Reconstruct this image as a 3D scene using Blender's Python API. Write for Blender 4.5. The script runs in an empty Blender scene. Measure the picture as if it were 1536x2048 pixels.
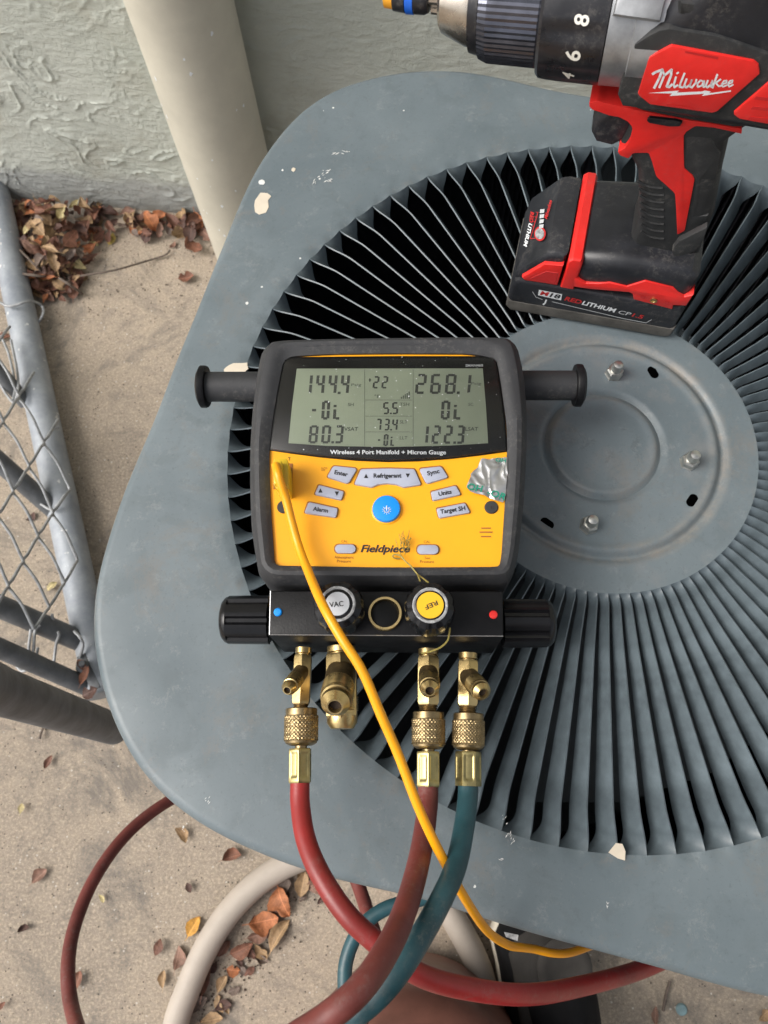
import bpy, bmesh, math, random
from mathutils import Vector as V, Matrix, noise
random.seed(7)
sc = bpy.context.scene
COL = sc.collection
pi, sin, cos, rad = math.pi, math.sin, math.cos, math.radians

# ------------------------------------------------------------------ camera
TILT, ROLL, FPX, CAMZ = 0.331637, -0.082747, 1563.17, 1.03
HTOP = 0.56                                   # height of the unit's lid
RC = Matrix.Rotation(TILT, 3, 'X') @ Matrix.Rotation(ROLL, 3, 'Z')
cd = bpy.data.cameras.new('camera')
cd.sensor_fit = 'VERTICAL'; cd.sensor_height = 36.0; cd.sensor_width = 27.0
cd.lens = FPX / 2048 * 36.0
cd.clip_start = 0.01; cd.clip_end = 500
cd.dof.use_dof = True; cd.dof.focus_distance = 0.455; cd.dof.aperture_fstop = 18
cam = bpy.data.objects.new('camera', cd); COL.objects.link(cam)
cam.matrix_world = Matrix.Translation((0, 0, CAMZ)) @ RC.to_4x4()
sc.camera = cam

# ------------------------------------------------------------------ light
SUN_DIR = V((-0.68, -0.04, 0.73)).normalized()        # towards the bright side of the overcast sky
w = bpy.data.worlds.new('World'); sc.world = w; w.use_nodes = True
nt = w.node_tree; nt.nodes.clear()
sky = nt.nodes.new('ShaderNodeTexSky'); sky.sky_type = 'NISHITA'; sky.sun_disc = False
sky.sun_elevation = math.asin(SUN_DIR.z); sky.sun_rotation = math.atan2(SUN_DIR.x, SUN_DIR.y)
sky.air_density = 1.0; sky.dust_density = 5.0; sky.ozone_density = 1.0
hs = nt.nodes.new('ShaderNodeHueSaturation'); hs.inputs['Saturation'].default_value = 0.30
bg = nt.nodes.new('ShaderNodeBackground'); bg.inputs['Strength'].default_value = 0.125
wo = nt.nodes.new('ShaderNodeOutputWorld')
nt.links.new(sky.outputs[0], hs.inputs['Color']); nt.links.new(hs.outputs[0], bg.inputs[0]); nt.links.new(bg.outputs[0], wo.inputs[0])
sd = bpy.data.lights.new('sun', 'SUN'); sd.energy = 1.35; sd.angle = rad(38); sd.color = (1.0, 0.95, 0.88)
sun = bpy.data.objects.new('sun', sd); COL.objects.link(sun)
sun.rotation_euler = (-SUN_DIR).to_track_quat('-Z', 'Y').to_euler(); sun.location = (-2, 0, 3)
vs = sc.view_settings
vs.view_transform = 'Standard'; vs.look = 'None'; vs.gamma = 1.0; vs.exposure = 0.66; vs.use_curve_mapping = False

# ------------------------------------------------------------------ helpers
WL = {}                                            # world location of an object's origin
def ray(px, py):
    return RC @ V(((px - 768) / FPX, -(py - 1024) / FPX, -1.0))
def P(px, py, z):                                  # point of the photograph on the level plane z
    d = ray(px, py); s = (z - CAMZ) / d.z
    return V((d.x * s, d.y * s, z))
def PL(o, n):                                      # the same for any plane
    o, n = V(o), V(n); c = V((0, 0, CAMZ))
    def f(px, py):
        d = ray(px, py); return c + d * ((o - c).dot(n) / d.dot(n))
    return f
def ZP(z): return lambda px, py: P(px, py, z)

def tag(o, label=None, cat=None, group=None, kind=None):
    if label: o['label'] = label
    if cat: o['category'] = cat
    if group: o['group'] = group
    if kind: o['kind'] = kind
    return o
def thing(name, label, cat, loc, group=None, rz=0):
    o = bpy.data.objects.new(name, None); COL.objects.link(o); o.empty_display_size = 0.05
    o.location = loc; o.rotation_euler = (0, 0, rz); WL[o] = V(loc)
    return tag(o, label, cat, group)
def link(name, me, mat, parent, c, local):
    if mat and not me.materials: me.materials.append(mat)
    o = bpy.data.objects.new(name, me); COL.objects.link(o)
    WL[o] = V(c)
    if parent: o.parent = parent
    o.location = V(c) if (local or not parent) else V(c) - WL[parent]
    return o
LOCAL = set()                                      # parents whose children come in the parent's own frame
def fin(bm, name, mat, parent=None, smooth=35, recalc=True):
    if recalc: bmesh.ops.recalc_face_normals(bm, faces=bm.faces)
    c = V((0, 0, 0))
    for v in bm.verts: c += v.co
    c /= max(1, len(bm.verts))
    for v in bm.verts: v.co -= c
    me = bpy.data.meshes.new(name); bm.to_mesh(me); bm.free()
    if smooth:
        me.shade_smooth(); me.set_sharp_from_angle(angle=rad(smooth))
    if parent in LOCAL:
        o = bpy.data.objects.new(name, me); COL.objects.link(o); me.materials.append(mat)
        o.parent = parent; o.location = c; WL[o] = c; LOCAL.add(o)
        # sub-parts of a local part
        if parent.type == 'MESH': o.location = c - WL[parent]
        return o
    return link(name, me, mat, parent, c, False)

def prism(bm, top, dv, bev=0.0, seg=2, both=False):
    """polygon 'top' (points) extruded by vector dv, top edges rounded"""
    dv = V(dv)
    t = [bm.verts.new(p) for p in top]; b = [bm.verts.new(V(p) + dv) for p in top]
    n = len(t); ft = bm.faces.new(t); fb = bm.faces.new(b[::-1])
    sd_ = []
    for i in range(n): sd_.append(bm.faces.new((t[i], b[i], b[(i + 1) % n], t[(i + 1) % n])))
    bmesh.ops.recalc_face_normals(bm, faces=[ft, fb] + sd_)
    if bev:
        es = list(ft.edges) + (list(fb.edges) if both else [])
        bmesh.ops.bevel(bm, geom=es, offset=bev, segments=seg, profile=0.5, affect='EDGES', clamp_overlap=True)
    return bm
def box(bm, c, sx, sy, sz, bev=0, ux=V((1, 0, 0)), uy=V((0, 1, 0))):
    c = V(c); uz = ux.cross(uy)
    top = [c + ux * (a * sx / 2) + uy * (b * sy / 2) + uz * (sz / 2) for a, b in ((-1, -1), (1, -1), (1, 1), (-1, 1))]
    return prism(bm, top, -uz * sz, bev, 2, True)
def frame(d):
    d = V(d).normalized(); a = V((0, 0, 1)) if abs(d.z) < 0.9 else V((1, 0, 0))
    x = d.cross(a).normalized(); return x, d.cross(x).normalized(), d
def lathe(bm, o, d, prof, seg=24, mod=None, caps=True, ph=0.0):
    """prof: list of (t along d, radius); mod(angle, i) scales radius"""
    x, y, d = frame(d); o = V(o); rings = []
    for i, (t, r) in enumerate(prof):
        R = []
        for k in range(seg):
            a = 2 * pi * k / seg + ph
            rr = r * (mod(a, i) if mod else 1)
            R.append(bm.verts.new(o + d * t + x * (rr * cos(a)) + y * (rr * sin(a))))
        rings.append(R)
    for A, B in zip(rings, rings[1:]):
        for k in range(seg):
            bm.faces.new((A[k], A[(k + 1) % seg], B[(k + 1) % seg], B[k]))
    if caps:
        bm.faces.new(rings[0][::-1]); bm.faces.new(rings[-1])
    return bm
def spline(pts, n=8):
    pts = [V(p) for p in pts]; out = []
    q = [pts[0] * 2 - pts[1]] + pts + [pts[-1] * 2 - pts[-2]]
    for i in range(1, len(q) - 2):
        a, b, c, d = q[i - 1], q[i], q[i + 1], q[i + 2]
        for k in range(n):
            t = k / n
            out.append(0.5 * ((2 * b) + (c - a) * t + (2 * a - 5 * b + 4 * c - d) * t * t + (3 * b - a - 3 * c + d) * t ** 3))
    out.append(pts[-1]); return out
def tube(bm, pts, r, seg=12, n=8, smooth=True, wob=0.0):
    pts = spline(pts, n) if smooth else [V(p) for p in pts]
    rr = r if callable(r) else (lambda s: r)
    T = [(pts[min(i + 1, len(pts) - 1)] - pts[max(i - 1, 0)]).normalized() for i in range(len(pts))]
    x, y, _ = frame(T[0]); rings = []
    for i, p in enumerate(pts):
        x = (x - T[i] * x.dot(T[i])).normalized(); y = T[i].cross(x)
        R = rr(i / (len(pts) - 1))
        rings.append([bm.verts.new(p + x * (R * cos(2 * pi * k / seg)) + y * (R * sin(2 * pi * k / seg))) for k in range(seg)])
    for A, B in zip(rings, rings[1:]):
        for k in range(seg): bm.faces.new((A[k], A[(k + 1) % seg], B[(k + 1) % seg], B[k]))
    bm.faces.new(rings[0][::-1]); bm.faces.new(rings[-1])
    return bm
def B(): return bmesh.new()

def circ(cx, cy, rx, ry=None, n=32, a0=0.0):
    ry = ry or rx
    return [(cx + rx * cos(a0 + 2 * pi * k / n), cy + ry * sin(a0 + 2 * pi * k / n)) for k in range(n)]
def zz(s, ox, oy): return lambda pts: [(ox + x / s, oy + y / s) for x, y in pts]
def rnd(poly, k=0.22, n=3):                         # rounds the corners of a traced polygon
    out = []; N = len(poly)
    for i in range(N):
        a, b, c = V(poly[i - 1]), V(poly[i]), V(poly[(i + 1) % N])
        la, lc = (a - b).length, (c - b).length; m = min(la, lc) * k
        p, q = b + (a - b) * (m / la), b + (c - b) * (m / lc)
        for j in range(n + 1):
            t = j / n; out.append(tuple(p * (1 - t) ** 2 + b * (2 * t * (1 - t)) + q * t * t))
    return out
def slab(name, poly, mapf, dv, mat, parent, bev=0.0, seg=2, smooth=35):
    bm = B(); prism(bm, [mapf(*p) for p in poly], dv, bev, seg); return fin(bm, name, mat, parent, smooth)
def flat(name, polys, mapf, mat, parent):
    bm = B()
    for poly in polys: bm.faces.new([bm.verts.new(mapf(*p)) for p in poly])
    return fin(bm, name, mat, parent, 0)

_fc = {}
def glyphs(s, shear, bold):
    k = (s, shear, bold)
    if k not in _fc:
        cu = bpy.data.curves.new('lettering', 'FONT'); cu.body = s; cu.shear = shear; cu.offset = bold
        cu.fill_mode = 'FRONT'; cu.resolution_u = 3
        ob = bpy.data.objects.new('lettering', cu); COL.objects.link(ob)
        dg = bpy.context.evaluated_depsgraph_get()
        me = bpy.data.meshes.new_from_object(ob.evaluated_get(dg))
        vv = [v.co.copy() for v in me.vertices]; ff = [tuple(p.vertices) for p in me.polygons]
        bpy.data.objects.remove(ob); bpy.data.curves.remove(cu); bpy.data.meshes.remove(me)
        _fc[k] = (vv, ff)
    return _fc[k]
def text(s, p0, p1, h, mapf, mat, parent, shear=0.0, bold=0.0, name='lettering'):
    """prints s with its baseline from pixel p0 to p1, capitals h pixels tall, on the surface mapf"""
    vv, ff = glyphs(s, shear, bold)
    x0 = min(v.x for v in vv); x1 = max(v.x for v in vv)
    caps = [c for c in s if c.isupper() or c.isdigit() or c in 'bdfhkl']
    top = max(v.y for v in vv); H = top
    p0, p1 = V(p0), V(p1); d = p1 - p0; up = V((d.y, -d.x)).normalized()
    bm = B(); bv = []
    for v in vv:
        q = p0 + d * ((v.x - x0) / (x1 - x0)) + up * (v.y / H * h)
        bv.append(bm.verts.new(mapf(q.x, q.y)))
    for f in ff:
        try: bm.faces.new([bv[i] for i in f])
        except ValueError: pass
    return fin(bm, name, mat, parent, 0)

# ------------------------------------------------------------------ materials
def mat(name, col, rough=0.5, metal=0.0, var=0.0, vscale=40, bump=0.0, bscale=200, coat=0.0, col2=None, spec=0.5, rvar=0.0, subsurf=0):
    m = bpy.data.materials.new(name); m.use_nodes = True
    n = m.node_tree.nodes; l = m.node_tree.links; b = n['Principled BSDF']
    b.inputs['Base Color'].default_value = (*col, 1); b.inputs['Roughness'].default_value = rough
    b.inputs['Metallic'].default_value = metal; b.inputs['Coat Weight'].default_value = coat
    b.inputs['Specular IOR Level'].default_value = spec
    tc = n.new('ShaderNodeTexCoord')
    if var or col2:
        no = n.new('ShaderNodeTexNoise'); no.inputs['Scale'].default_value = vscale; no.inputs['Detail'].default_value = 6; no.inputs['Roughness'].default_value = 0.65
        l.new(tc.outputs['Object'], no.inputs['Vector'])
        mx = n.new('ShaderNodeMix'); mx.data_type = 'RGBA'
        c2 = col2 or tuple(min(1, c * (1 + var)) for c in col); c1 = col if col2 else tuple(c * (1 - var) for c in col)
        mx.inputs['A'].default_value = (*c1, 1); mx.inputs['B'].default_value = (*c2, 1)
        rp = n.new('ShaderNodeMapRange'); rp.inputs[1].default_value = 0.32; rp.inputs[2].default_value = 0.68
        l.new(no.outputs['Fac'], rp.inputs[0]); l.new(rp.outputs[0], mx.inputs['Factor']); l.new(mx.outputs['Result'], b.inputs['Base Color'])
        if rvar:
            r2 = n.new('ShaderNodeMapRange'); r2.inputs[1].default_value = 0.3; r2.inputs[2].default_value = 0.7
            r2.inputs[3].default_value = max(0.02, rough - rvar); r2.inputs[4].default_value = min(1, rough + rvar)
            l.new(no.outputs['Fac'], r2.inputs[0]); l.new(r2.outputs[0], b.inputs['Roughness'])
    if bump:
        nb = n.new('ShaderNodeTexNoise'); nb.inputs['Scale'].default_value = bscale; nb.inputs['Detail'].default_value = 4
        l.new(tc.outputs['Object'], nb.inputs['Vector'])
        bp = n.new('ShaderNodeBump'); bp.inputs['Strength'].default_value = bump; bp.inputs['Distance'].default_value = 0.001
        l.new(nb.outputs['Fac'], bp.inputs['Height']); l.new(bp.outputs[0], b.inputs['Normal'])
    return m
class NT:                                            # small node builder
    def __init__(s, m): s.n, s.l = m.node_tree.nodes, m.node_tree.links; s.b = s.n['Principled BSDF']
    def coord(s, which='Object'):
        if not hasattr(s, 'tc'): s.tc = s.n.new('ShaderNodeTexCoord')
        return s.tc.outputs[which]
    def noise(s, scale, detail=5, rough=0.6, dist=0.0, vec=None):
        t = s.n.new('ShaderNodeTexNoise'); t.inputs['Scale'].default_value = scale; t.inputs['Detail'].default_value = detail
        t.inputs['Roughness'].default_value = rough; t.inputs['Distortion'].default_value = dist
        s.l.new(vec or s.coord(), t.inputs['Vector']); return t.outputs['Fac']
    def voro(s, scale, feature='F1', vec=None, out='Distance'):
        t = s.n.new('ShaderNodeTexVoronoi'); t.feature = feature; t.inputs['Scale'].default_value = scale
        s.l.new(vec or s.coord(), t.inputs['Vector']); return t.outputs[out]
    def ramp(s, x, a, b, c=0.0, d=1.0):
        t = s.n.new('ShaderNodeMapRange')
        for i, v in ((1, a), (2, b), (3, c), (4, d)): t.inputs[i].default_value = v
        s.l.new(x, t.inputs[0]); return t.outputs[0]
    def mix(s, fac, a, b, mode='MIX'):
        t = s.n.new('ShaderNodeMix'); t.data_type = 'RGBA'; t.blend_type = mode
        for k, v in (('Factor', fac), ('A', a), ('B', b)):
            if isinstance(v, (tuple, float, int)): t.inputs[k].default_value = (*v, 1) if isinstance(v, tuple) else v
            else: s.l.new(v, t.inputs[k])
        return t.outputs['Result']
    def math(s, op, a, b=0.0):
        t = s.n.new('ShaderNodeMath'); t.operation = op
        for i, v in ((0, a), (1, b)):
            if isinstance(v, (float, int)): t.inputs[i].default_value = v
            else: s.l.new(v, t.inputs[i])
        return t.outputs[0]
    def bump(s, h, strength=0.5, dist=0.002):
        t = s.n.new('ShaderNodeBump'); t.inputs['Strength'].default_value = strength; t.inputs['Distance'].default_value = dist
        s.l.new(h, t.inputs['Height'])
        if hasattr(s, 'lastb'): s.l.new(s.lastb, t.inputs['Normal'])
        s.lastb = t.outputs[0]; s.l.new(t.outputs[0], s.b.inputs['Normal'])
    def color(s, c): s.l.new(c, s.b.inputs['Base Color'])
    def rough(s, c): s.l.new(c, s.b.inputs['Roughness'])
M = {}
# weathered blue-grey enamel of the unit
m = M['lid'] = mat('unit_paint', (0.17, 0.21, 0.235), 0.42); k = NT(m)
big = k.noise(9, 5, 0.6, 0.4); mid = k.noise(38, 6, 0.65, 0.6); fine = k.noise(420, 4, 0.7)
c = k.mix(k.ramp(big, 0.3, 0.7), (0.098, 0.126, 0.141), (0.156, 0.189, 0.205))
c = k.mix(k.math('MULTIPLY', k.ramp(mid, 0.54, 0.63), 0.34), c, (0.095, 0.118, 0.127))     # dried water marks
c = k.mix(k.math('MULTIPLY', k.ramp(k.noise(70, 9, 0.85, 0.2), 0.55, 0.66), 0.42), c, (0.25, 0.268, 0.268))   # chalking dust
c = k.mix(k.math('MULTIPLY', k.ramp(k.noise(17, 9, 0.85, 0.4), 0.53, 0.66), 0.55), c, (0.172, 0.158, 0.140))   # brown grime
c = k.mix(k.math('MULTIPLY', k.ramp(fine, 0.58, 0.70), 0.40), c, (0.075, 0.090, 0.097))
c = k.mix(k.math('MULTIPLY', k.ramp(k.noise(120, 7, 0.85, 0.3), 0.57, 0.64), 0.30), c, (0.085, 0.104, 0.112))
rg = k.n.new('ShaderNodeMapping'); rg.inputs['Scale'].default_value = (1, 1, 1); k.l.new(k.coord(), rg.inputs['Vector'])
vo = k.voro(55); sp = k.math('LESS_THAN', vo, 0.045); gate = k.math('GREATER_THAN', k.noise(21, 2), 0.57)
c = k.mix(k.math('MULTIPLY', sp, gate), c, (0.62, 0.62, 0.60))                              # white flecks
k.color(c); k.rough(k.ramp(mid, 0.3, 0.7, 0.36, 0.56)); k.bump(fine, 0.06, 0.0006); k.bump(big, 0.05, 0.004)
m = M['hub'] = M['lid'].copy(); k = NT(m); src = k.b.inputs['Base Color'].links[0].from_socket     # hub: grime left along the pressed rings
k.tc = [n_ for n_ in k.n if n_.type == 'TEX_COORD'][0]
vm = k.n.new('ShaderNodeVectorMath'); vm.operation = 'LENGTH'; k.l.new(k.coord(), vm.inputs[0]); rr_ = vm.outputs['Value']
for r0_, w_, a_ in ((0.0775, 0.0055, .62), (0.0705, 0.004, .40), (0.0345, 0.0040, .38)):
    g_ = k.ramp(k.math('ABSOLUTE', k.math('SUBTRACT', rr_, r0_)), 0, w_, 1, 0); src = k.mix(k.math('MULTIPLY', k.math('MULTIPLY', g_, k.ramp(k.noise(32, 7, .8), .40, .62)), a_), src, (0.29, 0.245, 0.195))
src = k.mix(k.math('MULTIPLY', k.math('MULTIPLY', k.ramp(rr_, .040, .020), k.ramp(k.noise(75, 7, .8, .6), .54, .62)), .55), src, (0.075, 0.088, 0.095))
src = k.mix(k.math('MULTIPLY', k.ramp(k.noise(24, 6, .7), .52, .66), .35), src, (0.215, 0.205, 0.195))
k.color(src)
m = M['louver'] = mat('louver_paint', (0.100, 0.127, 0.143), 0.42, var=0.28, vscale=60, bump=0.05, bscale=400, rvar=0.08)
M['cabinet'] = mat('cabinet_paint', (0.075, 0.09, 0.10), 0.5, var=0.2)
M['inside'] = mat('dark_interior', (0.006, 0.006, 0.007), 0.7, var=0.3)
M['void'] = mat('dark_void', (0.001, 0.001, 0.001), 1.0, spec=0.0)
m = M['coil'] = mat('coil_fins', (0.05, 0.052, 0.06), 0.5, metal=0.3, var=0.4, vscale=120); k = NT(m)
M['zinc'] = mat('zinc_bolt', (0.50, 0.50, 0.47), 0.32, 0.9, var=0.25, vscale=160)
M['paint_chip'] = mat('bare_primer', (0.62, 0.55, 0.44), 0.75, var=0.06, vscale=80)
M['white_fleck'] = mat('white_scuff', (0.68, 0.68, 0.66), 0.7)
# ground
m = M['concrete'] = mat('weathered_concrete', (0.34, 0.28, 0.22), 0.92); k = NT(m)
c = k.mix(k.ramp(k.noise(3.2, 6, 0.65), 0.3, 0.7), (0.285, 0.242, 0.200), (0.480, 0.395, 0.305))
c = k.mix(k.math('MULTIPLY', k.ramp(k.noise(300, 6, 0.85), 0.48, 0.60), 0.80), c, (0.64, 0.52, 0.39))
c = k.mix(k.math('MULTIPLY', k.ramp(k.noise(210, 6, 0.85), 0.565, 0.63), 0.65), c, (0.125, 0.095, 0.072))
c = k.mix(k.math('MULTIPLY', k.ramp(k.noise(6.5, 9, 0.82, 0.6), 0.49, 0.62), 0.85), c, (0.200, 0.180, 0.158))
c = k.mix(k.math('MULTIPLY', k.ramp(k.noise(3.6, 8, 0.8, 0.5), 0.54, 0.66), 0.60), c, (0.185, 0.165, 0.145))
c = k.mix(k.math('MULTIPLY', k.math('LESS_THAN', k.voro(110), 0.13), k.math('GREATER_THAN', k.noise(70, 2), 0.52)), c, (0.62, 0.57, 0.50))
c = k.mix(k.math('MULTIPLY', k.math('LESS_THAN', k.voro(150), 0.15), k.math('GREATER_THAN', k.noise(47, 2), 0.52)), c, (0.085, 0.070, 0.058))
k.color(c); k.bump(k.noise(250, 7, 0.85), 0.8, 0.0035); k.bump(k.noise(60, 5), 0.4, 0.005)
# wall
m = M['stucco'] = mat('painted_stucco', (0.42, 0.43, 0.385), 0.85); k = NT(m)
c = k.mix(k.ramp(k.noise(7, 5), 0.3, 0.7), (0.500, 0.530, 0.472), (0.590, 0.612, 0.550))
sx = k.n.new('ShaderNodeSeparateXYZ'); k.l.new(k.coord('Generated'), sx.inputs[0])
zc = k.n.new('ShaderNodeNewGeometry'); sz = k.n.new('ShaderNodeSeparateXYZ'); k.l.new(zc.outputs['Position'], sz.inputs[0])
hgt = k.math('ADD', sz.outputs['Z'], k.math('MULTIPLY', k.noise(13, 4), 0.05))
c = k.mix(k.math('MULTIPLY', k.ramp(hgt, 0.105, 0.085), 0.75), c, (0.370, 0.380, 0.370))      # bare cement band at the foot
c = k.mix(k.math('MULTIPLY', k.ramp(k.noise(5, 5, 0.7), 0.56, 0.72), 0.5), c, (0.33, 0.29, 0.21))
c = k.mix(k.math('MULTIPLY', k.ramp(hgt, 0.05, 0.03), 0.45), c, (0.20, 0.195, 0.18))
k.color(c); k.bump(k.noise(190, 6, 0.7), 0.5, 0.002); mp_ = k.n.new('ShaderNodeMapping'); mp_.inputs['Scale'].default_value = (1, 1, 2.4); k.l.new(k.coord(), mp_.inputs['Vector']); k.bump(k.noise(42, 6, 0.68, 2.2, mp_.outputs[0]), 0.55, 0.006)
M['pipe'] = mat('painted_drain_pipe', (0.56, 0.53, 0.44), 0.55, var=0.08, vscale=14, bump=0.1, bscale=150)
M['conduit'] = mat('tan_conduit', (0.36, 0.31, 0.25), 0.6, var=0.1)
m = M['galv'] = mat('galvanized_pipe', (0.30, 0.325, 0.36), 0.55, 0.15, bump=0.1, bscale=260); k = NT(m)
c = k.mix(k.ramp(k.noise(24, 6, 0.7), 0.35, 0.68), (0.235, 0.26, 0.295), (0.37, 0.395, 0.425))
c = k.mix(k.math('MULTIPLY', k.ramp(k.noise(60, 4, 0.6), 0.66, 0.70), 0.9), c, (0.72, 0.72, 0.70))
k.color(c)
M['galv_dark'] = mat('weathered_fence_tube', (0.115, 0.122, 0.13), 0.6, 0.0, var=0.4, vscale=30)
M['wire'] = mat('fence_wire', (0.32, 0.33, 0.34), 0.5, 0.3, var=0.3, vscale=120)
# gauge
m = M['bumper'] = mat('grey_rubber_bumper', (0.027, 0.028, 0.031), 0.60, var=0.16, vscale=45, bump=0.10, bscale=500)
m = M['yellow'] = mat('yellow_panel', (0.88, 0.385, 0.006), 0.42, var=0.03, vscale=30, bump=0.03, bscale=700); k = NT(m)
sp = k.math('MULTIPLY', k.math('LESS_THAN', k.voro(120), 0.055), k.math('GREATER_THAN', k.noise(60, 2), 0.60))
M['bezel'] = mat('black_display_bezel', (0.006, 0.006, 0.006), 0.3, var=0.2, spec=0.2)
m = M['lcd'] = mat('lcd_panel', (0.220, 0.258, 0.182), 0.5, var=0.03, vscale=20)
M['ink_lcd'] = mat('lcd_segment', (0.032, 0.037, 0.030), 0.6)
M['lcd_faint'] = mat('lcd_faint_segment', (0.085, 0.100, 0.076), 0.6)
M['button'] = mat('grey_rubber_button', (0.36, 0.385, 0.47), 0.6, var=0.04, vscale=120)
M['gap'] = mat('brown_button_gap', (0.30, 0.115, 0.02), 0.7)
M['blue'] = mat('blue_power_button', (0.003, 0.26, 0.80), 0.42, var=0.03)
M['white'] = mat('white_print', (0.75, 0.78, 0.80), 0.5)
M['pale_print'] = mat('pale_grey_print', (0.50, 0.52, 0.53), 0.5)
M['black_ink'] = mat('black_print', (0.012, 0.012, 0.014), 0.5)
M['brown_ink'] = mat('faint_brown_print', (0.24, 0.095, 0.012), 0.5)
M['dark_plug'] = mat('dark_rubber_plug', (0.03, 0.03, 0.03), 0.7, bump=0.1)
M['block'] = mat('black_anodized_block', (0.007, 0.007, 0.008), 0.45, 0.0, spec=0.22, var=0.3, vscale=70, bump=0.10, bscale=900, rvar=0.1)
M['edge_wear'] = mat('bare_aluminium_edge', (0.45, 0.45, 0.46), 0.4, 0.8)
m = M['knob'] = mat('black_plastic_knob', (0.006, 0.006, 0.007), 0.24, spec=0.35, bump=0.05, bscale=300, var=0.3, vscale=60); k = NT(m)
M['worn'] = mat('worn_grey_ring', (0.27, 0.275, 0.28), 0.55, var=0.6, vscale=420)
M['vac'] = mat('grey_knob_label', (0.50, 0.52, 0.55), 0.45)
M['ref'] = mat('yellow_knob_label', (0.80, 0.45, 0.01), 0.45)
M['brass'] = mat('machined_brass', (0.55, 0.41, 0.185), 0.30, 0.95, var=0.18, vscale=120, bump=0.05, bscale=600, rvar=0.07)
M['old_brass'] = mat('tarnished_brass', (0.31, 0.23, 0.12), 0.36, 0.9, var=0.35, vscale=200, rvar=0.08)
M['ferrule'] = mat('pale_brass_ferrule', (0.36, 0.300, 0.135), 0.32, 0.92, var=0.25, vscale=90, rvar=0.08)
M['hole'] = mat('dark_bore', (0.02, 0.012, 0.008), 0.8)
M['red_hose'] = mat('red_rubber', (0.15, 0.020, 0.017), 0.42, col2=(0.36, 0.018, 0.018), vscale=9, bump=0.08, bscale=600)
M['maroon_hose'] = mat('faded_maroon_rubber', (0.150, 0.034, 0.028), 0.50, var=0.25, vscale=50, bump=0.08, bscale=600)
M['teal_hose'] = mat('dark_teal_rubber', (0.020, 0.068, 0.083), 0.42, var=0.30, vscale=40, bump=0.08, bscale=600)
M['cord'] = mat('yellow_cord', (0.86, 0.36, 0.005), 0.38, var=0.05)
M['plug'] = mat('translucent_yellow_plug', (0.62, 0.42, 0.02), 0.30, var=0.08)
M['beige_tube'] = mat('beige_drain_tube', (0.42, 0.365, 0.31), 0.6, var=0.08, vscale=25, bump=0.05)
m = M['foil'] = mat('crumpled_foil', (0.58, 0.58, 0.58), 0.33, 0.95)
M['green_ink'] = mat('green_print', (0.01, 0.23, 0.15), 0.45)
M['thread'] = mat('green_gold_thread', (0.20, 0.20, 0.045), 0.6, 0.2, col2=(0.40, 0.30, 0.09), vscale=900)
# drill
M['red'] = mat('red_plastic', (0.70, 0.022, 0.018), 0.40, var=0.10, vscale=70, bump=0.03, bscale=500, rvar=0.06)
M['dark_red'] = mat('red_print', (0.52, 0.02, 0.02), 0.45)
M['charcoal'] = mat('charcoal_plastic', (0.016, 0.017, 0.021), 0.42, var=0.35, vscale=40, bump=0.06, bscale=600, rvar=0.08)
M['rubber'] = mat('black_overmould', (0.022, 0.023, 0.024), 0.62, var=0.30, vscale=55, bump=0.12, bscale=500)
M['dusty'] = mat('dusty_battery_base', (0.085, 0.08, 0.072), 0.8, var=0.45, vscale=50)
M['glossy_black'] = mat('black_collar', (0.013, 0.013, 0.016), 0.33, var=0.3, vscale=60, bump=0.05, rvar=0.1)
M['gear'] = mat('cast_gear_housing', (0.40, 0.41, 0.42), 0.40, 0.75, var=0.28, vscale=50, rvar=0.1)
M['steel'] = mat('chuck_steel', (0.46, 0.41, 0.35), 0.26, 0.95, var=0.2, vscale=60, rvar=0.08)
M['steel_sleeve'] = mat('dark_chuck_sleeve', (0.10, 0.105, 0.13), 0.25, 0.8, var=0.3, vscale=70)
M['bit_blue'] = mat('blue_bit_band', (0.01, 0.12, 0.62), 0.4)
M['orange'] = mat('orange_bit_tip', (0.75, 0.33, 0.02), 0.4)
M['cream'] = mat('cream_number', (0.80, 0.78, 0.70), 0.5)
for nm_ in ('rubber', 'charcoal', 'red', 'glossy_black', 'bumper', 'red_hose', 'maroon_hose', 'teal_hose'):                # dust and scuffs of use
    m = M[nm_]; k = NT(m); src = k.b.inputs['Base Color'].links[0].from_socket; am = .30 if nm_ != 'red' else .16
    c = k.mix(k.math('MULTIPLY', k.math('MULTIPLY', k.ramp(k.noise(260, 6, .85), .50, .62), k.ramp(k.noise(28, 4, .7), .46, .62)), am), src, (0.20, 0.185, 0.165))
    k.color(c)
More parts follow.
